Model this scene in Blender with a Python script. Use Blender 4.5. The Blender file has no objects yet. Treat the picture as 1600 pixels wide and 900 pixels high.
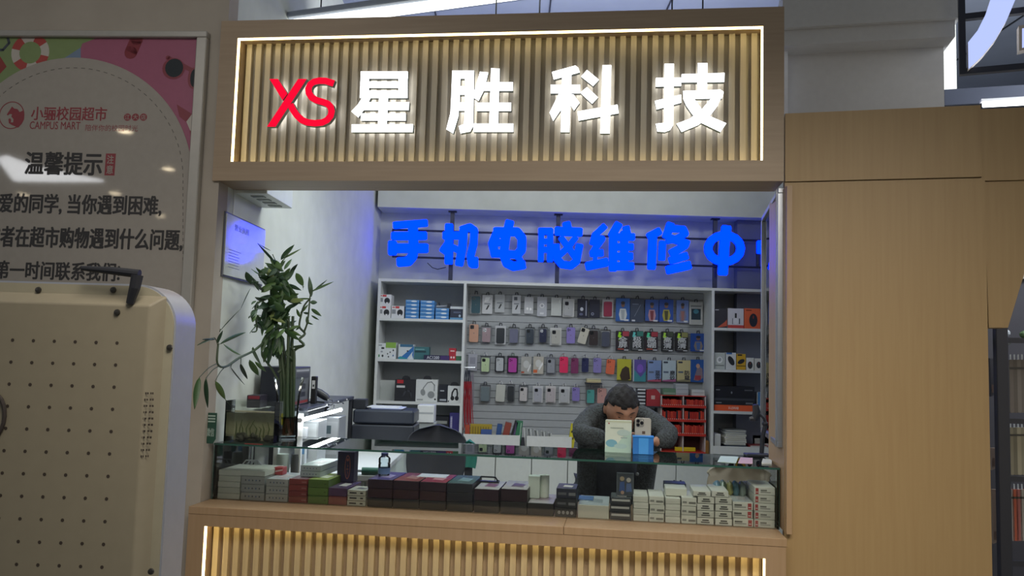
import bpy, bmesh, math, random
from mathutils import Vector, Matrix
random.seed(7)
SC = bpy.context.scene
COL = SC.collection
# ---------------------------------------------------------------- camera
CH, PITCH, ROLL, FPX = 1.5, 0.0825, 0.0285, 1300.0
_fw = Vector((0, math.cos(PITCH), math.sin(PITCH)))
_rt0 = Vector((1, 0, 0)); _up0 = _rt0.cross(_fw)
_rt = math.cos(ROLL) * _rt0 + math.sin(ROLL) * _up0
_up = -math.sin(ROLL) * _rt0 + math.cos(ROLL) * _up0
CAM = Vector((0, 0, CH))
cd = bpy.data.cameras.new('camera')
cd.sensor_width = 36.0; cd.lens = FPX / 1600.0 * 36.0; cd.clip_start = 0.05
co = bpy.data.objects.new('camera', cd)
co.matrix_world = Matrix(((_rt.x, _up.x, -_fw.x, CAM.x), (_rt.y, _up.y, -_fw.y, CAM.y), (_rt.z, _up.z, -_fw.z, CAM.z), (0, 0, 0, 1)))
COL.objects.link(co); SC.camera = co
SC.view_settings.view_transform = 'Standard'; SC.view_settings.look = 'None'
SC.view_settings.gamma = 1; SC.view_settings.use_curve_mapping = False
SC.view_settings.exposure = 0.12
# ---------------------------------------------------------------- world, room lights and added unseen fills
W = bpy.data.worlds.new('mall_light'); SC.world = W; W.use_nodes = True
W.node_tree.nodes['Background'].inputs[0].default_value = (0.80, 0.86, 0.90, 1)
W.node_tree.nodes['Background'].inputs[1].default_value = 0.13
def area(name, loc, target, sx, sy, power, color, spread=180):
    l = bpy.data.lights.new(name, 'AREA'); l.shape = 'RECTANGLE'; l.size = sx; l.size_y = sy
    l.energy = power; l.color = color; l.spread = math.radians(spread)
    o = bpy.data.objects.new(name, l); o.location = loc
    o.rotation_euler = (Vector(target) - Vector(loc)).to_track_quat('-Z', 'Y').to_euler()
    COL.objects.link(o); return o
area('mall_ceiling_lights', (-0.3, 0.6, 3.6), (0.0, 3.2, 1.2), 3.0, 1.2, 5, (0.95, 0.95, 0.95))
area('counter_fill', (0.5, 0.9, 2.9), (0.35, 3.3, 0.2), 2.2, 0.8, 20, (1.0, 0.93, 0.82), 84)  # unseen fill added for counter and showcase, narrow cone spares the sign
area('poster_fill', (-1.7, 1.3, 3.3), (-1.6, 3.5, 2.0), 0.9, 0.6, 4.5, (1.0, 0.95, 0.88), 110)  # added area with no lamp there, lifts the poster wall
area('wood_wall_fill', (3.4, -0.6, 1.3), (1.6, 3.1, 0.5), 1.4, 1.0, 4.5, (1.0, 0.88, 0.64), 100)  # invented low glow that makes the wood wall brighter towards its foot
area('kiosk_ceiling_light', (-0.1, 4.5, 3.1), (-0.2, 4.6, 0), 1.5, 1.2, 27, (0.93, 1.0, 0.96), 150)
area('bench_light', (-0.2, 4.9, 2.0), (-0.7, 5.6, 0.9), 0.8, 0.3, 2.0, (0.92, 0.97, 1.0))
area('ceiling_fill', (0.2, 4.9, 3.25), (0.2, 5.6, 3.9), 2.6, 0.3, 16, (0.93, 0.96, 1.0))  # unseen upward area, put in only to lighten the ceiling
area('cornice_fill', (3.4, 3.6, 3.2), (2.2, 4.6, 2.2), 1.0, 1.0, 75, (0.95, 0.97, 1.0))  # extra unseen light for the cornice beams and far-right rack

# ---------------------------------------------------------------- picture-to-place helpers (planes of the place)
def ray(x, y):
    return (_fw * FPX + _rt * (x - 800) + _up * (450 - y)).normalized()
class Fr:
    """an upright plane of the place: origin, turned about z; u to the right, v away, z up"""
    def __init__(s, ox, oy, th): s.ox, s.oy, s.th = ox, oy, th; s.c, s.s = math.cos(th), math.sin(th)
    def w(s, u, v, z): return Vector((s.ox + u * s.c + v * s.s, s.oy - u * s.s + v * s.c, z))
    def p(s, x, y, v=0.0):
        d = ray(x, y); n = Vector((s.s, s.c, 0)); p0 = s.w(0, v, 0)
        t = (p0 - CAM).dot(n) / d.dot(n); q = CAM + d * t
        r = q - Vector((s.ox, s.oy, 0)); return (r.x * s.c - r.y * s.s, q.z)
    def rot(s): return -s.th
def onz(x, y, z):
    d = ray(x, y); t = (z - CH) / d.z; q = CAM + d * t; return q.x, q.y
FA = Fr(0, 3.3885, 0.1314)            # kiosk front
PO = Fr(-1.30, 3.575, 0.061)          # poster wall
RP = Fr(1.065, 3.248, 0.255)          # wood wall right
def BK(Y): return Fr(0, Y, 0)

# ---------------------------------------------------------------- materials
_mc = {}
def s2l(c): return c / 12.92 if c <= 0.04045 else ((c + 0.055) / 1.055) ** 2.4
def hexc(h):
    h = h.lstrip('#'); h = ''.join(c * 2 for c in h) if len(h) == 3 else h
    return tuple(s2l(int(h[i:i + 2], 16) / 255) for i in (0, 2, 4)) + (1,)
def _new(name):
    m = bpy.data.materials.new(name); m.use_nodes = True
    return m, m.node_tree, m.node_tree.nodes['Principled BSDF']
def M(h, rough=0.5, metal=0.0, coat=0.0, spec=0.5):
    k = (h, rough, metal, coat, spec)
    if k in _mc: return _mc[k]
    m, t, b = _new('paint_' + h.lstrip('#'))
    b.inputs['Roughness'].default_value = rough; b.inputs['Metallic'].default_value = metal
    b.inputs['Coat Weight'].default_value = coat; b.inputs['Coat Roughness'].default_value = 0.06
    b.inputs['Specular IOR Level'].default_value = spec
    # faint procedural mottling so nothing is perfectly flat
    n = t.nodes.new('ShaderNodeTexNoise'); n.inputs['Scale'].default_value = 35; n.inputs['Detail'].default_value = 3
    tc = t.nodes.new('ShaderNodeTexCoord'); t.links.new(tc.outputs['Object'], n.inputs['Vector'])
    mx = t.nodes.new('ShaderNodeMix'); mx.data_type = 'RGBA'; c = hexc(h)
    mx.inputs['A'].default_value = tuple(v * 0.93 for v in c[:3]) + (1,); mx.inputs['B'].default_value = tuple(min(1, v * 1.06) for v in c[:3]) + (1,)
    t.links.new(n.outputs['Fac'], mx.inputs['Factor']); t.links.new(mx.outputs['Result'], b.inputs['Base Color'])
    _mc[k] = m; return m
def EM(h, strength, rgb=None):
    k = ('em', h, strength, rgb)
    if k in _mc: return _mc[k]
    m, t, b = _new('lit_' + h.lstrip('#'))
    c = (tuple(rgb) + (1,)) if rgb else hexc(h)
    b.inputs['Base Color'].default_value = (0, 0, 0, 1); b.inputs['Specular IOR Level'].default_value = 0
    b.inputs['Emission Color'].default_value = c; b.inputs['Emission Strength'].default_value = strength
    _mc[k] = m; return m
def WOOD(h1, h2, axis='Z', rough=0.45, sc=1.0):
    k = ('wood', h1, h2, axis, rough)
    if k in _mc: return _mc[k]
    m, t, b = _new('wood_grain')
    tc = t.nodes.new('ShaderNodeTexCoord'); mp = t.nodes.new('ShaderNodeMapping')
    s = {'Z': (28, 28, 1.2), 'X': (1.2, 28, 28)}[axis]; mp.inputs['Scale'].default_value = tuple(v * sc for v in s)
    n = t.nodes.new('ShaderNodeTexNoise'); n.inputs['Scale'].default_value = 2.2; n.inputs['Detail'].default_value = 7; n.inputs['Distortion'].default_value = 0.3
    r = t.nodes.new('ShaderNodeValToRGB'); r.color_ramp.elements[0].position = 0.3; r.color_ramp.elements[1].position = 0.72
    r.color_ramp.elements[0].color = hexc(h1); r.color_ramp.elements[1].color = hexc(h2)
    t.links.new(tc.outputs['Object'], mp.inputs[0]); t.links.new(mp.outputs[0], n.inputs['Vector'])
    t.links.new(n.outputs['Fac'], r.inputs[0]); t.links.new(r.outputs[0], b.inputs['Base Color'])
    b.inputs['Roughness'].default_value = rough
    bp = t.nodes.new('ShaderNodeBump'); bp.inputs['Strength'].default_value = 0.05
    t.links.new(n.outputs['Fac'], bp.inputs['Height']); t.links.new(bp.outputs[0], b.inputs['Normal'])
    _mc[k] = m; return m
def NOISE(name, h1, h2, scale, rough=0.8, bump=0.3):
    k = ('noise', name)
    if k in _mc: return _mc[k]
    m, t, b = _new(name)
    tc = t.nodes.new('ShaderNodeTexCoord')
    n = t.nodes.new('ShaderNodeTexNoise'); n.inputs['Scale'].default_value = scale; n.inputs['Detail'].default_value = 5
    r = t.nodes.new('ShaderNodeValToRGB'); r.color_ramp.elements[0].position = 0.35; r.color_ramp.elements[1].position = 0.65
    r.color_ramp.elements[0].color = hexc(h1); r.color_ramp.elements[1].color = hexc(h2)
    t.links.new(tc.outputs['Object'], n.inputs['Vector']); t.links.new(n.outputs['Fac'], r.inputs[0]); t.links.new(r.outputs[0], b.inputs['Base Color'])
    b.inputs['Roughness'].default_value = rough
    bp = t.nodes.new('ShaderNodeBump'); bp.inputs['Strength'].default_value = bump; bp.inputs['Distance'].default_value = 0.01
    t.links.new(n.outputs['Fac'], bp.inputs['Height']); t.links.new(bp.outputs[0], b.inputs['Normal'])
    _mc[k] = m; return m
def GLASS(name, rgb=(0.9, 0.97, 0.94), fac=0.9, rough=0.0, ior=1.5):
    """thin pane: mostly clear, mirror-like at grazing angles"""
    k = ('glass', name)
    if k in _mc: return _mc[k]
    m = bpy.data.materials.new(name); m.use_nodes = True; t = m.node_tree; t.nodes.clear()
    o = t.nodes.new('ShaderNodeOutputMaterial'); tr = t.nodes.new('ShaderNodeBsdfTransparent'); gl = t.nodes.new('ShaderNodeBsdfGlossy')
    tr.inputs[0].default_value = tuple(rgb) + (1,); gl.inputs['Roughness'].default_value = rough
    fr = t.nodes.new('ShaderNodeFresnel'); fr.inputs['IOR'].default_value = ior
    mx = t.nodes.new('ShaderNodeMixShader'); t.links.new(fr.outputs[0], mx.inputs[0]); t.links.new(tr.outputs[0], mx.inputs[1]); t.links.new(gl.outputs[0], mx.inputs[2])
    t.links.new(mx.outputs[0], o.inputs[0]); _mc[k] = m; return m
wood = WOOD('#94795a', '#9e8366')
woodh = WOOD('#958068', '#a08b72', 'X')
woodr = WOOD('#957a52', '#9c8259', 'Z', 0.5)
white = M('#cfd2d2', 0.45); offw = M('#bdb9b2', 0.7); black = M('#272a33', 0.45); dark = M('#262a33', 0.55)
alu = M('#a9adb4', 0.32, 0.85)

# ---------------------------------------------------------------- mesh building
class MB:
    def __init__(s): s.V = []; s.F = []; s.m = []; s.mi = []
    def _m(s, m):
        if m not in s.m: s.m.append(m)
        return s.m.index(m)
    def add(s, vs, fs, m):
        k = len(s.V); s.V += [tuple(v) for v in vs]; i = s._m(m)
        for f in fs: s.F.append([k + j for j in f]); s.mi.append(i)
        return s
    def box(s, x0, x1, y0, y1, z0, z1, m):
        return s.add([(x0, y0, z0), (x1, y0, z0), (x1, y1, z0), (x0, y1, z0), (x0, y0, z1), (x1, y0, z1), (x1, y1, z1), (x0, y1, z1)],
                     [(0, 3, 2, 1), (4, 5, 6, 7), (0, 1, 5, 4), (1, 2, 6, 5), (2, 3, 7, 6), (3, 0, 4, 7)], m)
    def cbox(s, x0, x1, y0, y1, z0, z1, m, c=0.002):
        """box with chamfered edges"""
        xs, ys, zs = (x0, x1), (y0, y1), (z0, z1); V = []; ids = {}
        for i in (0, 1):
            for j in (0, 1):
                for k in (0, 1):
                    for a in range(3):
                        p = [xs[i], ys[j], zs[k]]; sg = (1 - 2 * i, 1 - 2 * j, 1 - 2 * k)
                        for b in range(3):
                            if b != a: p[b] += sg[b] * c
                        ids[(i, j, k, a)] = len(V); V.append(p)
        F = []
        for a in range(3):
            b, d = (a + 1) % 3, (a + 2) % 3
            for e in (0, 1):
                f = []
                for (q, r) in ((0, 0), (1, 0), (1, 1), (0, 1)):
                    t = [0, 0, 0]; t[a] = e; t[b] = q; t[d] = r; f.append(ids[(t[0], t[1], t[2], a)])
                F.append(f)
            for q in (0, 1):
                for r in (0, 1):   # edge along axis a: between faces b and d
                    t0 = [0, 0, 0]; t0[b] = q; t0[d] = r; t1 = list(t0); t1[a] = 1
                    F.append([ids[(*t0, b)], ids[(*t1, b)], ids[(*t1, d)], ids[(*t0, d)]])
        for i in (0, 1):
            for j in (0, 1):
                for k in (0, 1): F.append([ids[(i, j, k, 0)], ids[(i, j, k, 1)], ids[(i, j, k, 2)]])
        return s.add(V, F, m)
    def prism(s, pts, y0, y1, m, back=None, side=None):
        """outline in x,z pushed from y0 (front) to y1"""
        n = len(pts); V = [(x, y0, z) for x, z in pts] + [(x, y1, z) for x, z in pts]
        s.add(V, [list(range(n))], m); s.F.append([len(s.V) - n + i for i in range(n)][::-1]); s.mi.append(s._m(back or m))
        k = len(s.V) - 2 * n; i = s._m(side or m)
        for j in range(n): s.F.append([k + j, k + (j + 1) % n, k + n + (j + 1) % n, k + n + j]); s.mi.append(i)
        return s
    def flat(s, pts, y, m): return s.add([(x, y, z) for x, z in pts], [list(range(len(pts)))], m)
    def rect(s, x0, x1, z0, z1, y, m): return s.flat([(x0, z0), (x1, z0), (x1, z1), (x0, z1)], y, m)
    def disc(s, cx, cz, rx, rz, y, m, n=20, a0=0.0, rot=0.0):
        c, q = math.cos(rot), math.sin(rot); P = []
        for i in range(n):
            a = a0 + 2 * math.pi * i / n; x, z = rx * math.cos(a), rz * math.sin(a); P.append((cx + x * c - z * q, cz + x * q + z * c))
        return s.flat(P, y, m)
    def ring(s, pts, m, closed=True):
        n = len(pts[0]); k = len(s.V); i = s._m(m)
        for r in pts: s.V += [tuple(v) for v in r]
        for a in range(len(pts) - 1):
            for j in range(n): s.F.append([k + a * n + j, k + a * n + (j + 1) % n, k + (a + 1) * n + (j + 1) % n, k + (a + 1) * n + j]); s.mi.append(i)
        if closed:
            s.F.append([k + j for j in range(n)][::-1]); s.mi.append(i)
            s.F.append([k + (len(pts) - 1) * n + j for j in range(n)]); s.mi.append(i)
        return s
    def tube(s, pts, r, m, n=8):
        P = [Vector(p) for p in pts]; R = r if isinstance(r, (list, tuple)) else [r] * len(P); rings = []
        ref = None
        for i, p in enumerate(P):
            d = (P[min(i + 1, len(P) - 1)] - P[max(i - 1, 0)]).normalized()
            if ref is None: ref = d.orthogonal().normalized()
            a = (ref - d * ref.dot(d)); a = a.normalized() if a.length > 1e-6 else d.orthogonal().normalized(); ref = a; b = d.cross(a)
            rings.append([p + (a * math.cos(2 * math.pi * j / n) + b * math.sin(2 * math.pi * j / n)) * R[i] for j in range(n)])
        return s.ring(rings, m)
    def cyl(s, p0, p1, r, m, n=16, r1=None): return s.tube([p0, p1], [r, r if r1 is None else r1], m, n)
    def lathe(s, prof, m, cx=0, cy=0, n=24, closed=True):
        return s.ring([[(cx + r * math.cos(2 * math.pi * j / n), cy + r * math.sin(2 * math.pi * j / n), z) for j in range(n)] for r, z in prof], m, closed)
    def ell(s, c, r, m, n=14, k=9):
        R = []
        for i in range(k + 1):
            a = -math.pi / 2 + math.pi * i / k; a = max(min(a, math.pi / 2 - 0.02), -math.pi / 2 + 0.02)
            R.append([(c[0] + r[0] * math.cos(a) * math.cos(2 * math.pi * j / n), c[1] + r[1] * math.cos(a) * math.sin(2 * math.pi * j / n), c[2] + r[2] * math.sin(a)) for j in range(n)])
        return s.ring(R, m)
    def stroke(s, pts, w, y0, y1, m, cap=True, back=None, side=None, nd=12):
        """thick pen stroke in x,z; round caps when cap"""
        h = w / 2
        for i in range(len(pts) - 1):
            (x0, z0), (x1, z1) = pts[i], pts[i + 1]; L = math.hypot(x1 - x0, z1 - z0)
            if L < 1e-7: continue
            nx, nz = -(z1 - z0) / L * h, (x1 - x0) / L * h
            s.prism([(x0 + nx, z0 + nz), (x0 - nx, z0 - nz), (x1 - nx, z1 - nz), (x1 + nx, z1 + nz)], y0, y1, m, back, side)
        for i, (x, z) in enumerate(pts):
            if cap == 'sq' and i in (0, len(pts) - 1) and pts[0] != pts[-1]:
                ox_, oz_ = pts[1] if i == 0 else pts[-2]; L = math.hypot(x - ox_, z - oz_); tx, tz = (x - ox_) / L, (z - oz_) / L; nx, nz = -tz, tx
                q_ = [(-.3, 1), (.22, 1), (.36, .93), (.46, .75), (.46, -.75), (.36, -.93), (.22, -1), (-.3, -1)]
                s.prism([(x + tx * a * w + nx * b * h, z + tz * a * w + nz * b * h) for a, b in q_], y0, y1, m, back, side)
            elif cap or 0 < i < len(pts) - 1:
                s.prism([(x + h * math.cos(2 * math.pi * j / nd), z + h * math.sin(2 * math.pi * j / nd)) for j in range(nd)], y0, y1, m, back, side)
        return s
    def text(s, txt, x0, x1, z0, z1, y, m, off=0.0, y1=None):
        g = glyphs(txt, 0.0)
        if g is None: return s
        V, Fs = g; i = s._m(m); b_ = off * (z1 - z0)      # heavier weight: copies of the glyph nudged round it
        for c_, (p, q) in enumerate(((0, 0),) if off <= 0 else ((-.7, -.7), (.7, -.7), (-.7, .7), (.7, .7), (1, 0), (-1, 0))):
            k = len(s.V); s.V += [(x0 + a * (x1 - x0) + p * b_, y - .00004 * c_, z0 + b * (z1 - z0) + q * b_) for a, b in V]
            for f in Fs: s.F.append([k + j for j in f]); s.mi.append(i)
        return s
    def build(s, name, parent=None, loc=(0, 0, 0), rz=0.0, smooth=False, rot=None, bevel=0):
        me = bpy.data.meshes.new(name); me.from_pydata(s.V, [], s.F)
        for m in s.m: me.materials.append(m)
        me.polygons.foreach_set('material_index', s.mi)
        bm = bmesh.new(); bm.from_mesh(me); bmesh.ops.recalc_face_normals(bm, faces=bm.faces); bm.to_mesh(me); bm.free()
        if smooth:
            me.polygons.foreach_set('use_smooth', [True] * len(me.polygons)); me.set_sharp_from_angle(angle=0.7)
        me.update()
        o = bpy.data.objects.new(name, me); COL.objects.link(o)
        o.location = loc; o.rotation_euler = rot if rot else (0, 0, rz)
        if parent is not None: o.parent = parent
        if bevel:
            b = o.modifiers.new('bevel', 'BEVEL'); b.width = bevel; b.segments = 2; b.limit_method = 'ANGLE'
        return o
_gc = {}
def glyphs(txt, off):
    k = (txt, off)
    if k in _gc: return _gc[k]
    cu = bpy.data.curves.new('lettering', 'FONT'); cu.body = txt; cu.size = 1; cu.offset = off; cu.resolution_u = 3
    o = bpy.data.objects.new('lettering', cu); COL.objects.link(o)
    dg = bpy.context.evaluated_depsgraph_get(); me = bpy.data.meshes.new_from_object(o.evaluated_get(dg))
    vs = [(v.co.x, v.co.y) for v in me.vertices]; fs = [list(p.vertices) for p in me.polygons]
    bpy.data.objects.remove(o); bpy.data.curves.remove(cu); bpy.data.meshes.remove(me)
    if not vs: _gc[k] = None; return None
    a0, a1 = min(v[0] for v in vs), max(v[0] for v in vs); b0, b1 = min(v[1] for v in vs), max(v[1] for v in vs)
    r = ([((x - a0) / max(a1 - a0, 1e-6), (z - b0) / max(b1 - b0, 1e-6)) for x, z in vs], fs); _gc[k] = r; return r
def tag(o, label, cat, group=None, kind=None):
    o['label'] = label; o['category'] = cat
    if group: o['group'] = group
    if kind: o['kind'] = kind
    return o
def thing(name, label, cat, loc=(0, 0, 0), rz=0.0, group=None):
    o = bpy.data.objects.new(name, None); COL.objects.link(o); o.empty_display_size = 0.05
    o.location = loc; o.rotation_euler = (0, 0, rz); return tag(o, label, cat, group)
def struct(name, mb, **k):
    o = mb.build(name, **k); o['kind'] = 'structure'; return o
def P(fr, v, zoom, org, pts):
    """zoomed picture points -> u,z on plane v of a frame"""
    return [fr.p(org[0] + x / zoom, org[1] + y / zoom, v) for x, y in pts]
ORD = ['first', 'second', 'third', 'fourth', 'fifth', 'sixth', 'seventh', 'eighth', 'ninth', 'tenth', 'eleventh', 'twelfth', 'thirteenth', 'fourteenth', 'fifteenth', 'sixteenth']
def level(k, n):
    """word for box k (0 = bottom) of a stack of n"""
    if n == 1: return 'single'
    if k == 0: return 'bottom'
    if k == n - 1: return 'topmost'
    return ORD[k] + ' from bottom'
# ================================================================ SETTING
floorm = NOISE('floor_tile', '#8b8a86', '#9a9994', 3, 0.35, 0.02)
struct('floor', MB().box(-12, 8, -9, 10, -0.1, 0, floorm))
ceilm = NOISE('ceiling_paint', '#8a93a8', '#949db2', 2.0, 0.8, 0.05)
c = MB().box(-4, 6, 4.55, 10, 3.9, 4.0, ceilm)
for k in range(9): c.box(-3 + k * 0.8, -2.99 + k * 0.8, 4.55, 9, 3.893, 3.9, dark)
struct('ceiling', c)
wallm = NOISE('painted_wall', '#c0c4bb', '#c8ccc3', 6, 0.75, 0.03)
beige = NOISE('beige_wall', '#9d9488', '#a59c90', 5, 0.8, 0.04)
# poster wall, left of the kiosk (turned plane)
a = PO.w(-4, 0, 0); b = PO.w(0.012, 0, 0)
struct('wall_poster', MB().box(-4, 0.012, 0, 0.10, 0, 3.9, beige), loc=(PO.ox, PO.oy, 0), rz=PO.rot())
# inner left wall: from the front corner back to the back wall
lx0, ly0, lx1, ly1 = -1.288, 3.66, -1.155, 7.16
ang = math.atan2(ly1 - ly0, lx1 - lx0); L = math.hypot(lx1 - lx0, ly1 - ly0)
LW = Fr(lx0, ly0, -ang)     # u runs back along the wall, v to its hidden side
struct('wall_left', MB().box(0, L + 0.2, 0, 0.1, 0, 3.9, wallm), loc=(lx0, ly0, 0), rz=ang)
struct('wall_back', MB().box(-1.4, 3.2, 7.16, 7.3, 0, 3.9, wallm))
zl = BK(6.86).p(900, 332)[1]
struct('trim_lintel', MB().box(-1.14, 3.1, 6.86, 7.16, zl, 3.9, wallm))
struct('wall_inner_right', MB().box(2.55, 2.65, 4.9, 7.16, 0, 3.9, wallm))

# ---- wood wall right of the kiosk (turned further)
zt = RP.p(1225, 178)[1]; zb = RP.p(1225, 284)[1]
u1 = RP.p(1545, 600)[0]; us = RP.p(1533, 220)[0]
struct('wall_right', MB().box(0.004, u1, 0, 0.12, 0, zb - 0.004, woodr), loc=(RP.ox, RP.oy, 0), rz=RP.rot())
m = MB().box(0.004, us, -0.004, 0.12, zb, zt, woodr)
struct('trim_fascia', m, loc=(RP.ox, RP.oy, 0), rz=RP.rot())
m = MB().box(us + 0.001, us + 1.0, 0.012, 0.12, zb - 0.012, RP.p(1560, 168)[1], woodr)
struct('trim_fascia_end', m, loc=(RP.ox, RP.oy, 0), rz=RP.rot())
q = [RP.p(1545, 512, .02), RP.p(1575, 512, .02), RP.p(1592, 455, .02), RP.p(1640, 300, .02), (us + 1.0, zb - 0.014), (u1 + 0.001, zb - 0.014)]
struct('trim_wedge', MB().prism(q, 0.02, 0.12, woodr), loc=(RP.ox, RP.oy, 0), rz=RP.rot())
# kiosk right cheek board, seen below the side window
o = MB().box(1.080, 1.10, -0.03, 0.36, 0.86, 2.2, wood).build('wall_cheek', loc=(FA.ox, FA.oy, 0), rz=FA.rot()); o['kind'] = 'structure'

# ---- white cornice beams and wall above the wood wall
CB = Fr(1.55, 3.75, 0.235)
g = M('#b9babb', 0.7)
def band(name, ya, yb, xa, xb, v, dep, xs=0):
    ua, z1_ = CB.p(xa, ya, v); _, z0_ = CB.p(xa, yb, v); ub = CB.p(xb, ya - 20, v)[0]
    struct(name, MB().box(ua, ub, v, v + dep, z0_, z1_, g), loc=(CB.ox, CB.oy, 0), rz=CB.rot())
band('trim_cornice_upper', -26, 44, 1223, 1500, 0.0, 0.5)
band('trim_cornice_lower', 46, 72, 1223, 1492, 0.03, 0.45)
band('wall_upper_right', 72, 215, 1223, 1474, 0.16, 0.2)
m = MB(); ua, z1_ = CB.p(1225, 80, 0.1); ub, z0_ = CB.p(1231, 178, 0.1)
m.box(ua, ub, 0.1, 0.13, z0_, z1_, M('#dfe2ea', 0.4)); struct('trim_metal_edge', m, loc=(CB.ox, CB.oy, 0), rz=CB.rot())
struct('wall_hall', MB().box(1.9, 6, 7.0, 7.1, 0, 3.9, NOISE('hall_wall', '#6c7080', '#757a8a', 2, .8, .05)))

# ================================================================ KIOSK SIGN
U0, U1, Z0, Z1 = -1.3253, 1.0746, 2.2245, 2.9385
A0, A1, B0, B1 = -1.2458, 0.9927, 2.3082, 2.8597
sg = thing('shop_sign', 'wood-framed lit shop sign with red letters and white characters above the counter', 'sign', FA.w(0, 0, Z0), FA.rot())
def sp(name, mb, **k): return mb.build(name, sg, loc=(0, 0, -Z0), **k)
D = 0.21
m = MB(); m.box(U0, U1, 0, D, Z0, B0, woodh); m.box(U0, U1, 0, D, B1, Z1, woodh); m.box(U0, A0, 0, D, B0, B1, woodh); m.box(A1, U1, 0, D, B0, B1, woodh)
sp('frame', m)
slatw = WOOD('#b09a74', '#bca77f', 'Z', 0.5)
backw = WOOD('#9c8568', '#a68f70', 'Z', 0.6)
m = MB(); m.box(A0, A1, 0.095, 0.115, B0, B1, WOOD('#8f8778', '#9a9182', 'Z', 0.6))
n = 50; pt = (A1 - A0) / n; slats_ = WOOD('#a39a88', '#afa592', 'Z', 0.45)
for k in range(n): m.box(A0 + (k + .22) * pt, A0 + (k + .75) * pt, 0.074, 0.095, B0, B1, slats_)
sp('slat_panel', m)
led = EM('#ffe0a0', 8.0, (1.0, 0.79, 0.36))
def strips(fn, x0, x1, z0, z1, t=0.007, v0=0.004, v1=0.012, hide='bottom', e=None):
    e = e or led; vh = v0 + .034
    for (a_, b_, c_, d_, w_) in ((x0, x0 + t, z0, z1, ''), (x1 - t, x1, z0, z1, ''), (x0 + t, x1 - t, z1 - (.003 if hide == 'top' else t), z1, 'top'), (x0 + t, x1 - t, z0, z0 + .003, 'bottom')):
        q = vh if w_ == hide else v0
        fn('led_strip', MB().box(a_, b_, q, q + (v1 - v0), c_, d_, e))
strips(sp, A0, A1, B0, B1)
VF, VB = 0.026, 0.050     # lettering front and back
lw = EM('#ffffff', 3.0, (.95, .98, 1)); lr = EM('#ff1030', 1.0, (1.0, 0.004, 0.035)); halo = EM('#ffffff', 4.0, (0.92, 0.95, 1.0)); rim = M('#6a7c80', 0.4)
def trace(polys, org, face, name, lab=None, strokes=()):
    m = MB()
    for k, pl in enumerate(polys): m.prism(P(FA, VF, 6.92, org, pl), VF - 0.0002 * (k % 5), VB, face, halo, rim)
    return m
def rc(x0, x1, y0, y1): return [(x0, y0), (x1, y0), (x1, y1), (x0, y1)]
ch = {
 'xing': ((530, 90), [rc(232, 742, 150, 228), rc(228, 738, 258, 327), rc(225, 735, 358, 437), [(235, 150), (325, 150), (322, 437), (222, 437)], rc(640, 740, 150, 437), [(430, 437), (528, 437), (515, 720), (418, 720)], [(300, 482), (757, 480), (752, 568), (250, 568)], [(245, 437), (340, 437), (300, 520), (208, 648), (130, 582), (200, 510)], rc(235, 720, 603, 682), [(135, 722), (800, 720), (795, 806), (133, 808)]]),
 'sheng': ((690, 90), [[(115, 140), (205, 140), (195, 480), (180, 640), (125, 820), (50, 775), (95, 600), (105, 400)], rc(115, 350, 140, 228), [(255, 140), (352, 140), (342, 740), (310, 800), (205, 820), (185, 740), (240, 720), (250, 600)], rc(150, 300, 308, 402), rc(150, 300, 485, 575), [(415, 152), (505, 160), (480, 270), (450, 370), (400, 468), (340, 432), (355, 360)], [(535, 115), (628, 120), (612, 715), (515, 715)], rc(450, 770, 265, 360), rc(380, 752, 487, 577), rc(345, 776, 714, 804)]),
 'ke': ((850, 90), [[(85, 155), (340, 85), (370, 110), (387, 160), (105, 238)], rc(72, 390, 293, 387), [(195, 190), (298, 180), (275, 805), (180, 805)], [(165, 380), (230, 385), (230, 470), (180, 570), (100, 685), (60, 595)], [(240, 380), (320, 400), (385, 490), (325, 572), (270, 490)], [(465, 133), (595, 240), (530, 308), (400, 205)], [(465, 318), (585, 430), (520, 500), (392, 380)], [(362, 582), (795, 508), (808, 602), (375, 682)], [(632, 83), (728, 82), (710, 820), (608, 820)]]),
 'ji': ((1010, 90), [[(195, 68), (298, 65), (290, 730), (255, 785), (200, 805), (118, 800), (100, 715), (190, 705)], [(103, 220), (375, 215), (375, 308), (100, 314)], [(90, 468), (375, 400), (378, 488), (110, 562)], [(380, 180), (845, 165), (842, 264), (380, 270)], [(555, 60), (660, 60), (655, 350), (550, 350)], [(395, 360), (800, 345), (835, 370), (820, 442), (400, 447)], [(835, 370), (770, 520), (680, 640), (560, 730), (380, 805), (325, 715), (470, 660), (590, 570), (700, 440)], [(395, 440), (515, 440), (600, 560), (700, 640), (865, 710), (800, 805), (600, 710), (500, 620), (430, 520)]]),
}
for kx, (org, pl) in ch.items():
    sp('sign_character', trace(pl, org, lw, kx))
m = MB()
pf = lambda pts: P(FA, VF, 7.83, (400, 100), pts)
m.prism(pf([(165, 182), (268, 182), (385, 362), (325, 445)]), VF, VB, lr, halo, rim)
m.prism(pf([(515, 183), (622, 183), (240, 768), (133, 768)]), VF - 0.0003, VB, lr, halo, rim)
S_ = [(418, 495), (455, 565), (500, 630), (560, 685), (630, 714), (720, 724), (810, 715), (870, 685), (912, 635), (925, 580), (912, 525), (875, 485), (810, 462), (740, 443), (680, 408), (646, 355), (640, 300), (662, 250), (705, 218), (770, 203), (850, 206), (952, 238)]
m.stroke(pf(S_), 84 / 7.83 / 372, VF + 0.0002, VB, lr, cap=False, back=halo, side=rim, nd=20)
o = sp('sign_letters', m); o['label'] = 'glowing red letters XS'

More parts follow.
